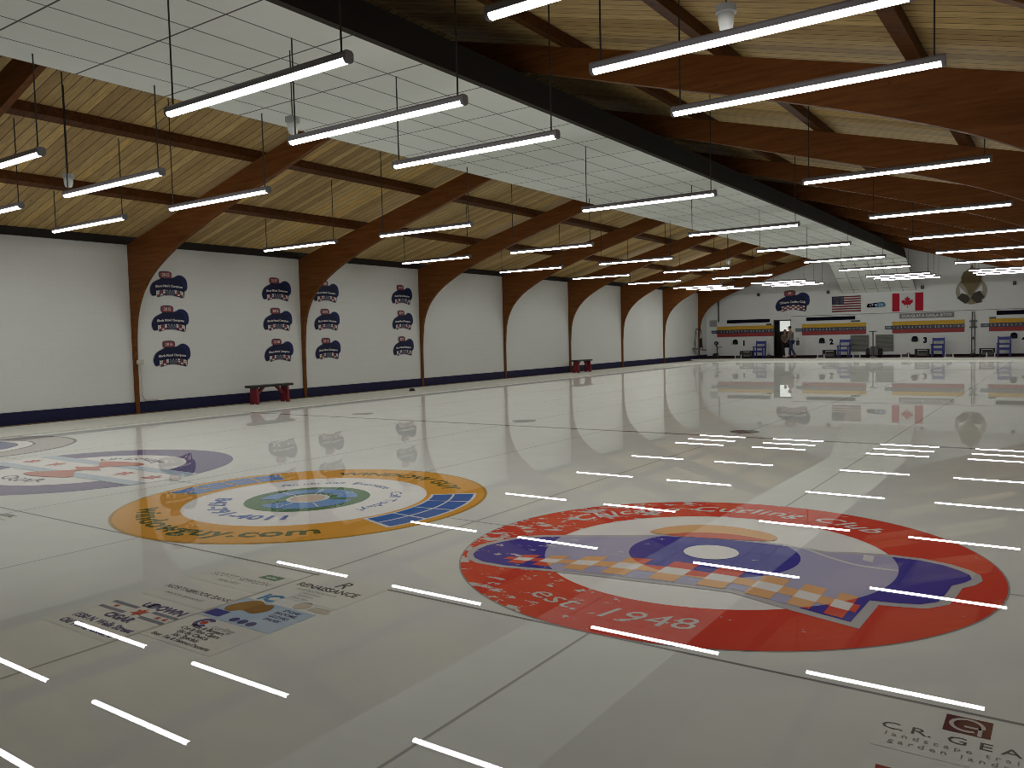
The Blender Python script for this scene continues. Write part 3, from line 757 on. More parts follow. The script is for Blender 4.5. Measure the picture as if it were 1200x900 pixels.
# ------------------------------------------------------------------ far wall: scoreboards, flags, emblem
def wallthing(name, lab, cat, x, z, y=YF-.022, group=None): return thing(name, lab, cat, (x, y, z), group=group, rot=(PI/2, 0, 0))
W_YEL = plain('yellow board', rgb(190, 150, 30, 1.1), .6); W_RB = plain('red board', rgb(140, 40, 40, 1.1), .6); W_ST = plain('dark number strip', rgb(48, 48, 66), .5)
W_PL = plain('slate plate', rgb(58, 66, 80), .5); W_BK = plain('black sign board', (.008, .008, .016, 1), .9, spec=.05); W_LT = plain('light lettering', (.62, .63, .62, 1), .5)
def slab(x0, x1, y0, y1, d0, d1): return box(B(), x0, x1, y0, y1, d0, d1)
sb0 = None
SBX = [-17.53, -12.54, -7.84, -3.37]
for k, x in enumerate(SBX):
    lab = 'yellow and red scoreboard '+['on the far wall left of the doorway', 'on the far wall just right of the doorway', 'on the far wall below the grey name board', 'on the far wall cut off by the right edge'][k]
    if sb0 is None:
        sb0 = wallthing('scoreboard', lab, 'scoreboard', x, 1.35, group='scoreboards on the far wall')
        mesh_obj('yellow_row', slab(0, 3.38, .41, .62, 0, .03), W_YEL, sb0)
        ns = mesh_obj('number_row', slab(0, 3.38, .20, .41, 0, .035), W_ST, sb0)
        bm = B()
        for i in range(19): text_at(bm, str(i+1), .09+.178*i, .255, .15, sx=.85 if i < 9 else .7)
        mesh_obj('lettering', bm, W_LT, ns, (0, 0, .038))
        mesh_obj('red_row', slab(0, 3.38, .0, .20, 0, .03), W_RB, sb0)
        pl = mesh_obj('plate', slab(-.36, -.01, .215, .39, 0, .03), W_PL, sb0)
        bm = B(); text_at(bm, 'SCORE', -.185, .265, .10, sx=.9); mesh_obj('lettering', bm, W_LT, pl, (0, 0, .033))
    else: dup(sb0, lab, (x, YF-.022, 1.35))
for k, (x0, x1, z0, z1, lab) in enumerate([(-16.91, -14.37, 2.15, 2.34, 'long blank black board above the leftmost scoreboard'), (-12.3, -9.72, 2.155, 2.34, 'long blank black board above the second scoreboard'), (-3.04, -.4, 2.16, 2.36, 'long blank black board above the rightmost scoreboard')]):
    tag(mesh_obj('name_board', box(B(), x0, x1, YF-.072, YF-.022, z0, z1, .008), W_BK), lab, 'sign', 'blank name boards')
t = wallthing('name_board', 'grey name board with raised white lettering above the third scoreboard', 'sign', -7.49, 2.12)
mesh_obj('board', slab(0, 2.56, 0, .26, 0, .03), plain('grey sign board', (.16, .16, .16, 1), .5), t)
bm = B(); text_at(bm, 'DOUGLAS & CARLA BOYD', 1.28, .06, .2, sx=.98, bold=.004); mesh_obj('lettering', bm, W_LT, t, (0, 0, .034))
for k, (x, s, lab) in enumerate([(-15.91, '1', 'black numeral 1 on the far wall'), (-10.96, '2', 'black numeral 2 on the far wall'), (-6.26, '3', 'black numeral 3 on the far wall'), (-1.85, '4', 'black numeral 4 on the far wall, half out of view')]):
    bm = B(); add_text(bm, s, .40, bold=.02); tag(mesh_obj('sheet_number', bm, W_BK, None, (x, YF-.006, .82), (PI/2, 0, 0)), lab, 'number', 'sheet numbers')
for k, (x, lab) in enumerate([(-16.42, 'dark round topped wall box left of numeral 1'), (-11.46, 'dark round topped wall box left of numeral 2'), (-6.75, 'dark round topped wall box left of numeral 3'), (-2.3, 'dark round topped wall box left of numeral 4')]):
    t = thing('wall_box', lab, 'wall box', (x, YF, .9+(.08 if k == 3 else 0)), group='round topped wall boxes')
    mesh_obj('box', prism(B(), [(-.14, 0), (.14, 0)]+[(.14*math.cos(a), .14+.14*math.sin(a)) for a in [PI*i/12 for i in range(13)]], -.10, 0, 'XZ'), plain('dark slate plastic', rgb(22, 25, 34), .8, spec=.1), t)
    mesh_obj('face', box(B(), -.09, .09, -.112, -.10, .03, .13), plain('grey plastic face', rgb(40, 44, 52), .8, spec=.1), t)
for k, (x, z, lab) in enumerate([(-15.0, 3.76, 'small black speaker high on the far wall left of the hat sign'), (-11.12, 3.71, 'small black speaker high on the far wall right of the hat sign'), (-6.39, 3.72, 'small black speaker high on the far wall right of the red flag'), (-2.29, 3.70, 'small black speaker high on the far wall right of the golden emblem')]):
    t = thing('wall_speaker', lab, 'speaker', (x, YF, z), group='small wall speakers')
    mesh_obj('cabinet', box(B(), -.07, .07, -.13, -.02, -.09, .09, .015), M_BLACK, t); mesh_obj('bracket', box(B(), -.02, .02, -.03, 0, -.03, .03), M_BLACK, t)
# flags
t = wallthing('flag', 'red, white and navy striped flag with stars on the far wall', 'flag', -10.92, 2.59)
bm = B(); box(bm, 0, 1.5, 0, .86, 0, .012); mesh_obj('cloth', bm, plain('white flag cloth', (.55, .52, .52, 1), .9), t)
bm = B()
for k in range(7): rect(bm, 0, 1.5, .86*(2*k)/13, .86*(2*k+1)/13)
mesh_obj('stripes', bm, plain('dark red flag cloth', rgb(105, 30, 40, 1.1), .9), t, (0, 0, .015))
mesh_obj('canton', rect(B(), 0, .62, .86*6/13, .86), plain('navy flag cloth', rgb(34, 34, 66), .9), t, (0, 0, .018))
bm = B()
for r in range(9):
    for c in range(6 if r % 2 == 0 else 5): star(bm, .055+.102*c+(0 if r % 2 == 0 else .051), .86*6/13+.045+.044*r, .02, 5, .4)
mesh_obj('stars', bm, W_LT, t, (0, 0, .021))
t = wallthing('flag', 'red and white flag with a red maple leaf on the far wall', 'flag', -7.85, 2.51)
bm = B(); box(bm, 0, 1.49, 0, .95, 0, .012); mesh_obj('cloth', bm, plain('white flag field', (.62, .62, .61, 1), .9), t)
bm = B(); rect(bm, 0, .36, 0, .95); rect(bm, 1.11, 1.49, 0, .95); mesh_obj('red_bars', bm, plain('red flag cloth', rgb(165, 20, 44, 1.1), .9), t, (0, 0, .015))
leaf = [(0, .5), (.09, .33), (.19, .38), (.15, .12), (.26, .24), (.29, .18), (.42, .2), (.37, .08), (.44, .03), (.22, -.14), (.25, -.21), (.02, -.18), (.03, -.4), (-.03, -.4), (-.02, -.18), (-.25, -.21), (-.22, -.14), (-.44, .03), (-.37, .08), (-.42, .2), (-.29, .18), (-.26, .24), (-.15, .12), (-.19, .38), (-.09, .33)]
mesh_obj('maple_leaf', poly(B(), [(.735+x*.68, .45+y*.68) for x, y in leaf]), MATS['red flag cloth'], t, (0, 0, .015))
t = wallthing('logo_sign', 'small black and blue logo sign between the two flags', 'sign', -9.12, 2.77)
mesh_obj('board', prism(B(), [(0, .05), (.06, .0), (.86, .02), (.95, .12), (.84, .26), (.55, .25), (.06, .2)], 0, .03), W_BK, t)
mesh_obj('blue_half', poly(B(), [(.42, .02), (.84, .035), (.92, .12), (.82, .24), (.55, .235)]), plain('cyan sign paint', rgb(60, 125, 160), .5), t, (0, 0, .034))
bm = B(); text_at(bm, 'UT', .24, .07, .15, shear=.2); text_at(bm, 'TA', .70, .07, .17, shear=.2); poly(bm, [(.38, .13), (.5, .2), (.5, .06)]); mesh_obj('lettering', bm, W_LT, t, (0, 0, .04))
# golden emblem
t = wallthing('emblem', 'golden thistle emblem on a pale disc high on the far wall', 'emblem', -4.16, 3.42)
E1 = lambda px, py: ((px-533)/10.9/21.3, (345-py)/10.9/23.0)
mesh_obj('disc', disc(B(), .70, n=48, ry=.68), plain('pale tan disc', rgb(128, 124, 112, 1.5), .8), t, (0, 0, .006))
bm = B(); poly(bm, [E1(*p) for p in [(410, 285), (490, 385), (415, 372)]]); poly(bm, [E1(*p) for p in [(640, 270), (560, 385), (650, 350)]])
mesh_obj('inlay', bm, W_LT, t, (0, 0, .012))
pl = [E1(*p) for p in [(512, 400), (495, 350), (470, 290), (430, 235), (428, 170), (452, 105), (490, 85), (520, 60), (540, 8), (556, 60), (605, 95), (636, 160), (638, 220), (600, 290), (560, 350), (545, 400)]]
mesh_obj('plume', prism(B(), pl, 0, .03), plain('old gold', rgb(96, 80, 34, 1.1), .5, .3, 5), t, (0, 0, .014))
bm = B(); prism(bm, [E1(*p) for p in [(520, 450), (500, 405), (440, 372), (385, 430), (430, 470), (470, 507), (500, 485)]], 0, .035); prism(bm, [E1(*p) for p in [(525, 440), (560, 375), (620, 350), (650, 400), (670, 432), (635, 460), (645, 490), (590, 507), (552, 465)]], 0, .035)
mesh_obj('leaves', bm, plain('dark olive brown', rgb(46, 36, 18, 1.0), .6, .3, 5), t, (0, 0, .016))
bm = B(); lathe(bm, [(.11, 0), (.11, .05), (.08, .06)], (*E1(535, 490), 0), 20); mesh_obj('knot', bm, plain('pale gold', rgb(128, 112, 70), .5), t, (0, 0, .014))

# wall grilles
for k, (x0, x1, lab) in enumerate([(-9.95, -9.01, 'grey louvred wall grille left of the wheeled machine'), (-8.66, -7.78, 'grey louvred wall grille right of the wheeled machine')]):
    t = thing('wall_grille', lab, 'wall grille', (x0, YF, .41), group='grey wall grilles')
    w = x1-x0; m = plain('grey grille paint', rgb(118, 120, 114), .6)
    mesh_obj('backing', box(B(), 0, w, -.02, 0, 0, .88), m, t)
    bm = B(); box(bm, 0, w, -.05, -.02, 0, .03); box(bm, 0, w, -.05, -.02, .85, .88); box(bm, 0, .03, -.05, -.02, .03, .85); box(bm, w-.03, w, -.05, -.02, .03, .85)
    mesh_obj('frame', bm, m, t)
    bm = B()
    for i in range(14): prism(bm, [(-.045, .05+.057*i), (-.02, .085+.057*i), (-.02, .095+.057*i), (-.045, .06+.057*i)], .03, w-.03, 'YZ')
    mesh_obj('louvres', bm, m, t)

# blue chairs and low dark tables
FZ = .105
def chair(x, y, lab, first=[None]):
    if first[0]: return dup(first[0], lab, (x, y, FZ))
    t = thing('armchair', lab, 'chair', (x, y, FZ), group='blue wooden armchairs'); first[0] = t
    W = .255
    for s in (-1, 1):
        mesh_obj('leg', prism(B(), [(.20, 0), (.26, 0), (.33, .98), (.28, .98)], s*W-.03, s*W+.03, 'YZ'), M_BLUE, t)
        mesh_obj('leg', box(B(), s*W-.03, s*W+.03, -.27, -.20, 0, .62), M_BLUE, t)
        mesh_obj('armrest', box(B(), s*W-.045, s*W+.045, -.32, .31, .62, .655, .008), M_BLUE, t)
    bm = B()
    for i in range(4): box(bm, -W+.02, W-.02, -.26+.12*i, -.16+.12*i, .40, .43, .005)
    mesh_obj('seat', bm, M_BLUE, t)
    for z0, z1, y0 in ((.80, .96, .27), (.56, .64, .255)):
        mesh_obj('back_slat', box(B(), -W+.02, W-.02, y0, y0+.03, z0, z1, .008), M_BLUE, t)
    mesh_obj('apron', box(B(), -W+.02, W-.02, -.25, -.225, .32, .40), M_BLUE, t)
    return t
def low_table(x, y, lab, first=[None]):
    if first[0]: return dup(first[0], lab, (x, y, FZ))
    t = thing('side_table', lab, 'table', (x, y, FZ), group='low dark side tables'); first[0] = t
    m = plain('dark stained wood', (.018, .017, .02, 1), .6)
    mesh_obj('tabletop', box(B(), -.33, .33, -.22, .22, .36, .41, .01), m, t)
    for sx in (-1, 1):
        for sy in (-1, 1): mesh_obj('leg', box(B(), sx*.29-.035, sx*.29+.035, sy*.17-.035, sy*.17+.035, 0, .36), m, t)
    mesh_obj('shelf_box', box(B(), -.22, .22, .08, .18, .06, .32), plain('grey bin', rgb(104, 106, 104), .7), t)
    return t
CW = ['left of the doorway', 'between numeral 2 and the grille', 'beside numeral 3', 'at the right edge']
for k, x in enumerate([-14.74, -10.13, -5.57, -2.67]): chair(x, 46.5, 'blue wooden armchair '+CW[k])
for k, x in enumerate([-15.46, -10.86, -6.28, -3.38]): low_table(x, 46.4, 'low dark side table next to the blue armchair '+CW[k])

# wheeled ice scraper with a T handle
t = thing('ice_scraper', 'wheeled grey machine with T handle and two black tyres between the grilles', 'machine', (-8.52, 46.1, FZ))
for s in (-1, 1):
    w = mesh_obj('wheel', lathe(B(), [(.10, -.09), (.21, -.085), (.24, -.05), (.24, .05), (.21, .085), (.10, .09)], (s*.30, 0, .24), 24, 'X'), plain('black tyre rubber', (.012, .012, .012, 1), .85), t, smooth=False)
    mesh_obj('hub', lathe(B(), [(.09, -.095), (.09, .095)], (s*.30, 0, .24), 16, 'X'), plain('grey hub', rgb(105, 105, 105), .4), w)
mesh_obj('engine_cover', prism(B(), [(-.2, .12), (.2, .12), (.22, .42), (.14, .58), (-.14, .58), (-.22, .42)], -.18, .2, 'XZ'), plain('grey engine cover', rgb(84, 80, 82), .5), t)
mesh_obj('handle_pole', tube(B(), [(-.02, -.24, .04), (-.02, -.22, .62), (-.03, -.20, 1.36)], .028, 10), plain('steel pole', rgb(92, 92, 96), .35, metal=.5), t)
mesh_obj('handle_bar', tube(B(), [(-.21, -.2, 1.38), (.16, -.2, 1.38)], .022, 10), M_BLACK, t)
mesh_obj('blade', box(B(), -.18, .18, -.30, -.2, 0, .06, .01), plain('steel blade', rgb(130, 130, 130), .3, metal=.6), t)

# twin pipes with brackets
t = thing('wall_pipes', 'pair of thin vertical pipes with brackets on the far wall under the golden emblem', 'pipe', (-4.06, YF, FZ))
for s in (-1, 1): mesh_obj('pipe', tube(B(), [(s*.065, -.06, .0), (s*.065, -.06, 1.5), (s*.045, -.06, 2.27)], .02, 8), plain('dark pipe', rgb(58, 48, 46), .5), t)
for z in (1.45, 1.76): mesh_obj('bracket', box(B(), -.17, .17, -.10, 0, z, z+.05), M_BLACK, t)
mesh_obj('coupling', box(B(), -.1, .1, -.11, -.02, 1.53, 1.72), plain('grey coupling', rgb(84, 84, 84), .5), t)
mesh_obj('valve', box(B(), -.035, .035, -.11, -.03, .86, .98), M_BLACK, t)
mesh_obj('hose', tube(B(), [(.06, -.09, .42), (-.02, -.1, .32), (.06, -.1, .2), (-.05, -.1, .06), (.1, -.1, .03)], .02, 8), W_WH, t)
# low white stands on the walkway edge
def stand(x, lab, first=[None]):
    if first[0]: return dup(first[0], lab, (x, 45.35, FZ))
    t = thing('low_stand', lab, 'stand', (x, 45.35, FZ), group='low white stands'); first[0] = t
    for s in (-1, 1): mesh_obj('upright', box(B(), s*.17-.02, s*.17+.02, -.03, .03, .0, .22), W_WH, t)
    mesh_obj('foot_bar', box(B(), -.24, .24, -.08, .08, 0, .025), W_WH, t)
    mesh_obj('block', box(B(), -.13, .13, -.04, .06, .03, .17, .01), M_BLACK, t)
    return t
for x, lab in [(-15.6, 'low white stand on the far walkway near numeral 1'), (-11.05, 'low white stand on the far walkway in front of the second side table'), (-9.25, 'low white stand on the far walkway left of the wheeled machine'), (-6.93, 'low white stand on the far walkway right of the wheeled machine'), (-4.93, 'low white stand on the far walkway right of the third blue chair'), (-3.15, 'low white stand on the far walkway in front of the rightmost side table')]: stand(x, lab)
for x, lab in [(-14.17, 'small dark bag beside the leftmost blue chair'), (-6.93, 'small dark bag left of the third low side table'), (-4.0, 'small dark bag left of the rightmost side table')]:
    t = thing('bag', lab, 'bag', (x, 46.4, FZ), group='small dark bags')
    mesh_obj('body', lathe(B(), [(.05, 0), (.14, .03), (.15, .10), (.11, .16), (.03, .18)], seg=14), plain('dark canvas', (.03, .03, .03, 1), .9), t, smooth=True)
    mesh_obj('handle', tube(B(), [(-.06, 0, .16), (-.04, 0, .23), (.04, 0, .23), (.06, 0, .16)], .012, 6), M_BLACK, t)
for k, (x, z, lab) in enumerate([(-9.72, 2.07, 'small green tag on top of the second scoreboard'), (-3.22, 2.03, 'small green tag on top of the rightmost scoreboard'), (-14.42, 2.03, 'small dark tag on top of the leftmost scoreboard')]):
    tag(mesh_obj('tag_plate', box(B(), x-.2 if k == 0 else x-.14, x+.25 if k == 0 else x+.14, YF-.06, YF, z-.05, z+.03, .005), plain('green tag' if k < 2 else 'dark tag', rgb(40, 76, 52) if k < 2 else rgb(30, 28, 32), .5)), lab, 'tag')

# far left corner: pipe, hanging rack, stand
tag(mesh_obj('drain_pipe', tube(B(), [(-17.43, YF-.06, 2.25), (-17.43, YF-.06, 3.62), (-17.43, YF, 3.66)], .035, 8), M_BLACK), 'dark vertical pipe on the far wall beside the corner arch', 'pipe')
tag(mesh_obj('wall_panel', box(B(), -18.0, -17.55, YF-.05, YF, 1.98, 2.36, .01), plain('pale grey panel', rgb(150, 152, 148), .6)), 'pale grey panel box on the far wall in the left corner', 'panel')
t = thing('hanging_rack', 'hanging plank rack on two dark rods in the far left corner', 'rack', (-17.9, 45.2, .62))
mesh_obj('top_bar', tube(B(), [(-.16, 0, 1.22), (.14, 0, 1.22)], .03, 8), M_BLACK, t)
for s in (-1, 1): mesh_obj('rod', tube(B(), [(s*.14, 0, 1.22), (s*.25, 0, .08)], .022, 8), plain('brown rod', rgb(52, 42, 40), .5), t)
mesh_obj('plank', prism(B(), [(-.3, .07), (.42, -.03), (.42, .02), (-.3, .12)], -.2, .2, 'XZ'), plain('grey plank', rgb(96, 94, 90), .7), t)
t = thing('hose_stand', 'dark metal stand with a round reel and side arm in the far left corner', 'stand', (-17.35, 46.6, FZ))
mesh_obj('pole', tube(B(), [(-.02, 0, .02), (.05, 0, .3), (.06, 0, .65), (-.02, 0, .78)], .04, 8), M_BLACK, t)
mesh_obj('reel', lathe(B(), [(.12, -.05), (.12, .05)], (0, 0, .88), 20, 'Y'), M_BLACK, t)
mesh_obj('reel_center', lathe(B(), [(.065, -.06), (.065, .06)], (0, 0, .88), 16, 'Y'), plain('grey reel', rgb(110, 112, 112), .5), t)
mesh_obj('arm', tube(B(), [(.05, 0, .64), (.32, 0, .66)], .02, 8), plain('steel arm', rgb(90, 90, 90), .4), t)
mesh_obj('base', prism(B(), [(-.2, 0), (.1, 0), (.06, .3), (-.16, .26)], -.14, .14, 'XZ'), M_BLACK, t)
tag(mesh_obj('hose_bracket', box(B(), XW, XW+.12, 46.2, 46.3, .75, 1.3, .01), M_BLACK), 'tall black bracket on the left wall beside the corner stand', 'bracket')

# white conduit on the first arch post
t = thing('conduit', 'thin white conduit with a clamp on the first timber post of the left wall', 'pipe', (XW+.19, 10.69, 0))
mesh_obj('pipe', tube(B(), [(0, .02, 1.25), (0, .02, .48), (0, .06, .37), (-.06, .16, .33), (-.08, .45, .335)], .022, 8), plain('cream pipe', (.55, .53, .47, 1), .5), t)
mesh_obj('clamp', box(B(), -.05, .05, -.06, .08, 1.2, 1.3, .01), MATS['cream pipe'], t)
# small dark stone-like plug on the strip
t = thing('floor_plug', 'tiny dark plug lying on the white strip between the two benches', 'plug', (-16.9, 18.95, .022))
mesh_obj('body', lathe(B(), [(.07, 0), (.09, .03), (.08, .07), (.03, .09)], seg=14), M_BLACK, t); mesh_obj('ring', lathe(B(), [(.11, 0), (.11, .015)], seg=14), MATS['brown grime'], t)

# ------------------------------------------------------------------ benches
def bench(y0, y1, h, lab, first=[None]):
    L = (y1-y0)/2; t = thing('bench', lab, 'bench', (-17.62, (y0+y1)/2, .022), group='black topped red benches')
    top = [(-.17, -L+.08), (-.17, L-.08), (-.13, L-.02), (0, L), (.13, L-.02), (.17, L-.08), (.17, -L+.08), (.13, -L+.02), (0, -L), (-.13, -L+.02)]
    mesh_obj('seat', prism(B(), top, h-.06, h), plain('black bench seat', (.010, .012, .014, 1), .35), t)
    for s in (-1, 1):
        yl = s*(L-.22)
        mesh_obj('leg', prism(B(), [(-.16, 0), (-.07, 0), (0, .07), (.07, 0), (.16, 0), (.13, h-.06), (-.13, h-.06)], yl-.03, yl+.03, 'XZ'), M_RED, t)
        mesh_obj('brace', prism(B(), [(yl-s*.03, .17), (yl-s*.03, .25), (yl-s*.23, h-.06), (yl-s*.33, h-.06)], -.04, .04, 'YZ'), M_RED, t)
    return t
bench(13.36, 14.80, .50, 'red bench with black top under the second column of hat decals')
bench(30.2, 31.66, .55, 'red bench with black top farther along the left wall, without decals')

# ------------------------------------------------------------------ people at the doorway
def skin(name, joints, edges, mat, parent, lv=1):
    me = bpy.data.meshes.new(name)
    keys = list(joints); me.from_pydata([joints[k][0] for k in keys], [(keys.index(a), keys.index(b)) for a, b in edges], [])
    o = bpy.data.objects.new(name, me); COL.objects.link(o); o.parent = parent
    m = o.modifiers.new('skin', 'SKIN'); m.use_smooth_shade = True; m.branch_smoothing = .3
    for i, k in enumerate(keys):
        r = joints[k][1]; me.skin_vertices[0].data[i].radius = r if isinstance(r, tuple) else (r, r)
        me.skin_vertices[0].data[i].use_root = (i == 0)
    me.materials.append(mat)
    s = o.modifiers.new('sub', 'SUBSURF'); s.levels = lv; s.render_levels = lv
    dg = bpy.context.evaluated_depsgraph_get()
    me2 = bpy.data.meshes.new_from_object(o.evaluated_get(dg))
    o.modifiers.clear(); o.data = me2
    return o
def person(lab, loc, rotz, J, mats, hair, cap=None):
    """J: joint positions for a standing / walking pose facing local -y"""
    t = thing('person', lab, 'person', loc, rotz)
    j = {}; e = []
    def add(k, p, r, to=None):
        j[k] = (p, r)
        if to: e.append((to, k))
    add('pelvis', J['pelvis'], (.15, .11)); add('waist', J['waist'], (.135, .10), 'pelvis'); add('chest', J['chest'], (.165, .115), 'waist')
    add('neckb', J['neckb'], .075, 'chest'); add('neck', J['neck'], .056, 'neckb'); add('skull0', J['jaw'], (.07, .082), 'neck'); add('skull1', J['head'], (.078, .095), 'skull0'); add('skull2', J['crown'], (.055, .065), 'skull1')
    for s in ('l', 'r'):
        add('hip'+s, J['hip'+s], .095, 'pelvis'); add('knee'+s, J['knee'+s], .06, 'hip'+s); add('ank'+s, J['ank'+s], .042, 'knee'+s); add('toe'+s, J['toe'+s], .035, 'ank'+s)
        add('sh'+s, J['sh'+s], .065, 'chest'); add('el'+s, J['el'+s], .045, 'sh'+s); add('wr'+s, J['wr'+s], .03, 'el'+s)
        w = Vector(J['wr'+s]); d = (w-Vector(J['el'+s])).normalized(); side = Vector((0, 1, 0)) if abs(d.y) < .8 else Vector((1, 0, 0))
        side = (side-d*side.dot(d)).normalized(); nrm = d.cross(side)
        p = w+d*.07; add('palm'+s, tuple(p), (.036, .02), 'wr'+s)
        for f in range(4):
            b = p+side*(.03-.02*f)*-1; ln = (.06, .075, .07, .055)[f]
            add('f%d%s' % (f, s), tuple(b+d*ln*.5+nrm*.006), .0095, 'palm'+s); add('g%d%s' % (f, s), tuple(b+d*ln+nrm*.022), .0085, 'f%d%s' % (f, s))
        b = w+d*.03; add('t0'+s, tuple(b-side*.045), .011, 'wr'+s); add('t1'+s, tuple(b-side*.06+d*.04), .009, 't0'+s)
    body = skin('body', j, e, mats['skin'], t, 1)
    H_ = Vector(J['head']); f = Vector(J['face']).normalized(); sd = f.cross(Vector((0, 0, 1))).normalized()
    bm = B(); tube(bm, [H_+f*.085+Vector((0, 0, .0)), H_+f*.118+Vector((0, 0, -.035)), H_+f*.09+Vector((0, 0, -.045))], [.01, .016, .008], 6)
    for s in (-1, 1): tube(bm, [H_+sd*s*.076+Vector((0, 0, .02)), H_+sd*s*.088+Vector((0, 0, .0)), H_+sd*s*.078+Vector((0, 0, -.03))], [.01, .02, .009], 6)
    mesh_obj('face_features', bm, mats['skin'], t)
    bm = B()
    for s in (-1, 1): bmesh.ops.create_icosphere(bm, subdivisions=1, radius=.011, matrix=Matrix.Translation(H_+f*.088+sd*s*.03+Vector((0, 0, .005))))
    mesh_obj('eyes', bm, M_BLACK, t)
    bm = B(); tube(bm, [H_+f*.09+sd*.022+Vector((0, 0, -.075)), H_+f*.094+Vector((0, 0, -.077)), H_+f*.09-sd*.022+Vector((0, 0, -.075))], .005, 5)
    mesh_obj('mouth', bm, plain('lips', rgb(120, 70, 62), .6), t)
    # hair / cap shell
    bm = B(); bmesh.ops.create_uvsphere(bm, u_segments=16, v_segments=10, radius=1)
    for v in list(bm.verts):
        if v.co.z < -.05 and (Vector((v.co.x, v.co.y, 0)).dot(f) > -.1): v.co.z = -.02
        if v.co.z < -.5: v.co.z = -.5
        v.co = Vector((v.co.x*.092, v.co.y*.092, v.co.z*.085))+H_+Vector((0, 0, .035))-f*.012
    mesh_obj('cap' if cap else 'hair', bm, hair, t, smooth=True)
    if cap:
        bm = B(); prism(bm, [(-.075, .05), (.075, .05), (.06, .16), (0, .185), (-.06, .16)], 0, .012)
        o = mesh_obj('cap_brim', bm, hair, t); o.location = H_+Vector((0, 0, .045)); o.rotation_euler = (0, 0, math.atan2(f.y, f.x)-PI/2)
    # clothes follow the body a little outside it
    k = {}; e2 = []
    k['waist'] = (J['waist'], (.165, .13)); k['hem'] = (tuple(Vector(J['pelvis'])+Vector((0, 0, -.02))), (.17, .135)); k['chest'] = (J['chest'], (.19, .14)); k['nb'] = (J['neckb'], .085)
    e2 += [('waist', 'hem'), ('waist', 'chest'), ('chest', 'nb')]
    for s in ('l', 'r'):
        k['sh'+s] = (J['sh'+s], .085); k['el'+s] = (J['el'+s], .062); k['wr'+s] = (J['wr'+s], .045); e2 += [('chest', 'sh'+s), ('sh'+s, 'el'+s), ('el'+s, 'wr'+s)]
    skin('jacket', k, e2, mats['top'], t, 1)
    k = {'pel': (tuple(Vector(J['pelvis'])+Vector((0, 0, .03))), (.16, .125))}; e2 = []
    for s in ('l', 'r'):
        k['hip'+s] = (J['hip'+s], .108); k['knee'+s] = (J['knee'+s], .076); k['ank'+s] = (tuple(Vector(J['ank'+s])+Vector((0, 0, .03))), .062); e2 += [('pel', 'hip'+s), ('hip'+s, 'knee'+s), ('knee'+s, 'ank'+s)]
    skin('trousers', k, e2, mats['legs'], t, 1)
    for s in ('l', 'r'):
        a = Vector(J['ank'+s]); d = (Vector(J['toe'+s])-a); d.z = 0; d.normalize()
        k = {'a': (tuple(a+Vector((0, 0, -.02))-d*.03), .05), 'b': (tuple(Vector((a.x, a.y, J['toe'+s][2]+.01))+d*.08), .045), 'c': (tuple(Vector((a.x, a.y, J['toe'+s][2]+.005))+d*.19), .035)}
        skin('shoe', k, [('a', 'b'), ('b', 'c')], mats['shoe'], t, 1)
    return t
SK = plain('skin', rgb(172, 128, 104), .6)
walk = dict(pelvis=(0, 0, .95), waist=(0, -.02, 1.12), chest=(0, -.04, 1.34), neckb=(0, -.05, 1.48), neck=(0, -.06, 1.54), jaw=(0, -.08, 1.60), head=(0, -.085, 1.66), crown=(0, -.075, 1.745), face=(0, -1, 0),
            hipl=(-.10, 0, .90), hipr=(.10, 0, .90), kneel=(-.10, -.12, .50), kneer=(.11, .10, .50), ankl=(-.10, -.14, .08), ankr=(.12, .33, .10), toel=(-.11, -.30, .035), toer=(.13, .20, .04),
            shl=(-.20, -.03, 1.42), shr=(.20, -.03, 1.42), ell=(-.25, -.06, 1.13), elr=(.25, .02, 1.13), wrl=(-.24, -.24, .95), wrr=(.23, -.16, .94))
person('person walking past the doorway in grey sweater, blue jeans and dark cap', (-12.85, 46.15, FZ), -PI/2-.25, walk,
       dict(skin=SK, top=plain('grey sweater', rgb(116, 112, 108), .9), legs=plain('blue jeans', rgb(44, 54, 84), .9), shoe=plain('dark shoe', (.02, .02, .022, 1), .6)), plain('dark cap cloth', (.015, .015, .018, 1), .8), True)
stand_ = dict(walk); stand_.update(kneel=(-.10, -.03, .49), kneer=(.10, -.02, .49), ankl=(-.10, 0, .08), ankr=(.11, .02, .08), toel=(-.12, -.15, .035), toer=(.13, -.13, .035), wrl=(-.18, -.28, 1.02), wrr=(.16, -.3, 1.04), ell=(-.25, -.02, 1.14), elr=(.25, -.02, 1.14))
tp = person('person standing in the doorway in tan jacket and dark trousers', (-13.5, 47.1, FZ), PI*.35, stand_,
       dict(skin=SK, top=plain('tan jacket', rgb(120, 104, 84), .9), legs=plain('charcoal trousers', (.02, .018, .018, 1), .9), shoe=plain('white trainer', (.5, .5, .48, 1), .6)), plain('brown hair', rgb(88, 70, 52), .8))
tp.scale = (.9, .9, .9)
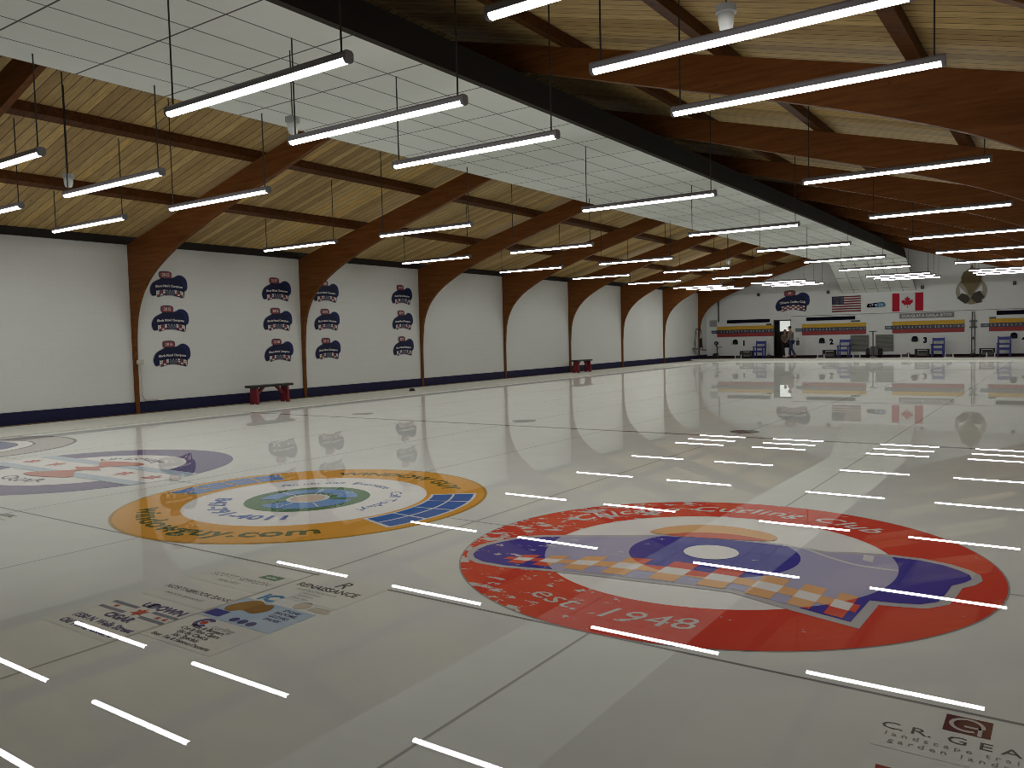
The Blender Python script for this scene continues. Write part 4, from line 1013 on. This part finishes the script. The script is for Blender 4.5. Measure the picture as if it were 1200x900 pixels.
# shoulder bag of the walking person, white bin between the two
t = thing('shoulder_bag', 'black shoulder bag at the hip of the person in grey', 'bag', (-12.47, 46.0, FZ+.76))
mesh_obj('body', box(B(), -.06, .09, -.06, .14, -.06, .2, .03), M_BLACK, t)
mesh_obj('strap', tube(B(), [(0, 0, .19), (-.03, 0, .32), (.0, .06, .36), (.04, .08, .3), (.05, .08, .19)], .014, 6), M_BLACK, t)
t = thing('bin', 'white tall bin standing between the two people at the doorway', 'bin', (-13.17, 46.55, FZ))
mesh_obj('body', lathe(B(), [(.12, 0), (.15, .5), (.14, .5)], seg=20), M_WHITE, t); mesh_obj('lid', lathe(B(), [(.155, .5), (.155, .53), (.11, .56)], seg=20), M_WHITE, t)

# ------------------------------------------------------------------ world and camera
w = bpy.data.worlds.new('World'); S.world = w; w.use_nodes = True
w.node_tree.nodes['Background'].inputs[0].default_value = (0, 0, 0, 1); w.node_tree.nodes['Background'].inputs[1].default_value = 0.0
S.view_settings.view_transform = 'Standard'; S.view_settings.look = 'None'; S.view_settings.exposure = 0.0
S.cycles.use_denoising = True; S.cycles.filter_width = 0.8; S.cycles.caustics_reflective = False; S.cycles.caustics_refractive = False
cam = bpy.data.cameras.new('Camera'); co = bpy.data.objects.new('Camera', cam); COL.objects.link(co)
FPX, YAW, PIT, ROL, CH = 946.9, math.radians(34.66), math.radians(-3.25), math.radians(-1.42), 1.595
cam.sensor_fit = 'HORIZONTAL'; cam.sensor_width = 36; cam.lens = 36*FPX/1200; cam.clip_start = .05; cam.clip_end = 300
f = Vector((-math.sin(YAW)*math.cos(PIT), math.cos(YAW)*math.cos(PIT), math.sin(PIT)))
r = Vector((math.cos(YAW), math.sin(YAW), 0)); u = r.cross(f)
r2 = math.cos(ROL)*r+math.sin(ROL)*u; u2 = -math.sin(ROL)*r+math.cos(ROL)*u
co.matrix_world = Matrix.Translation((0, 0, CH)) @ Matrix((r2, u2, -f)).transposed().to_4x4()
M_LED.cycles.emission_sampling = 'FRONT'
S.camera = co
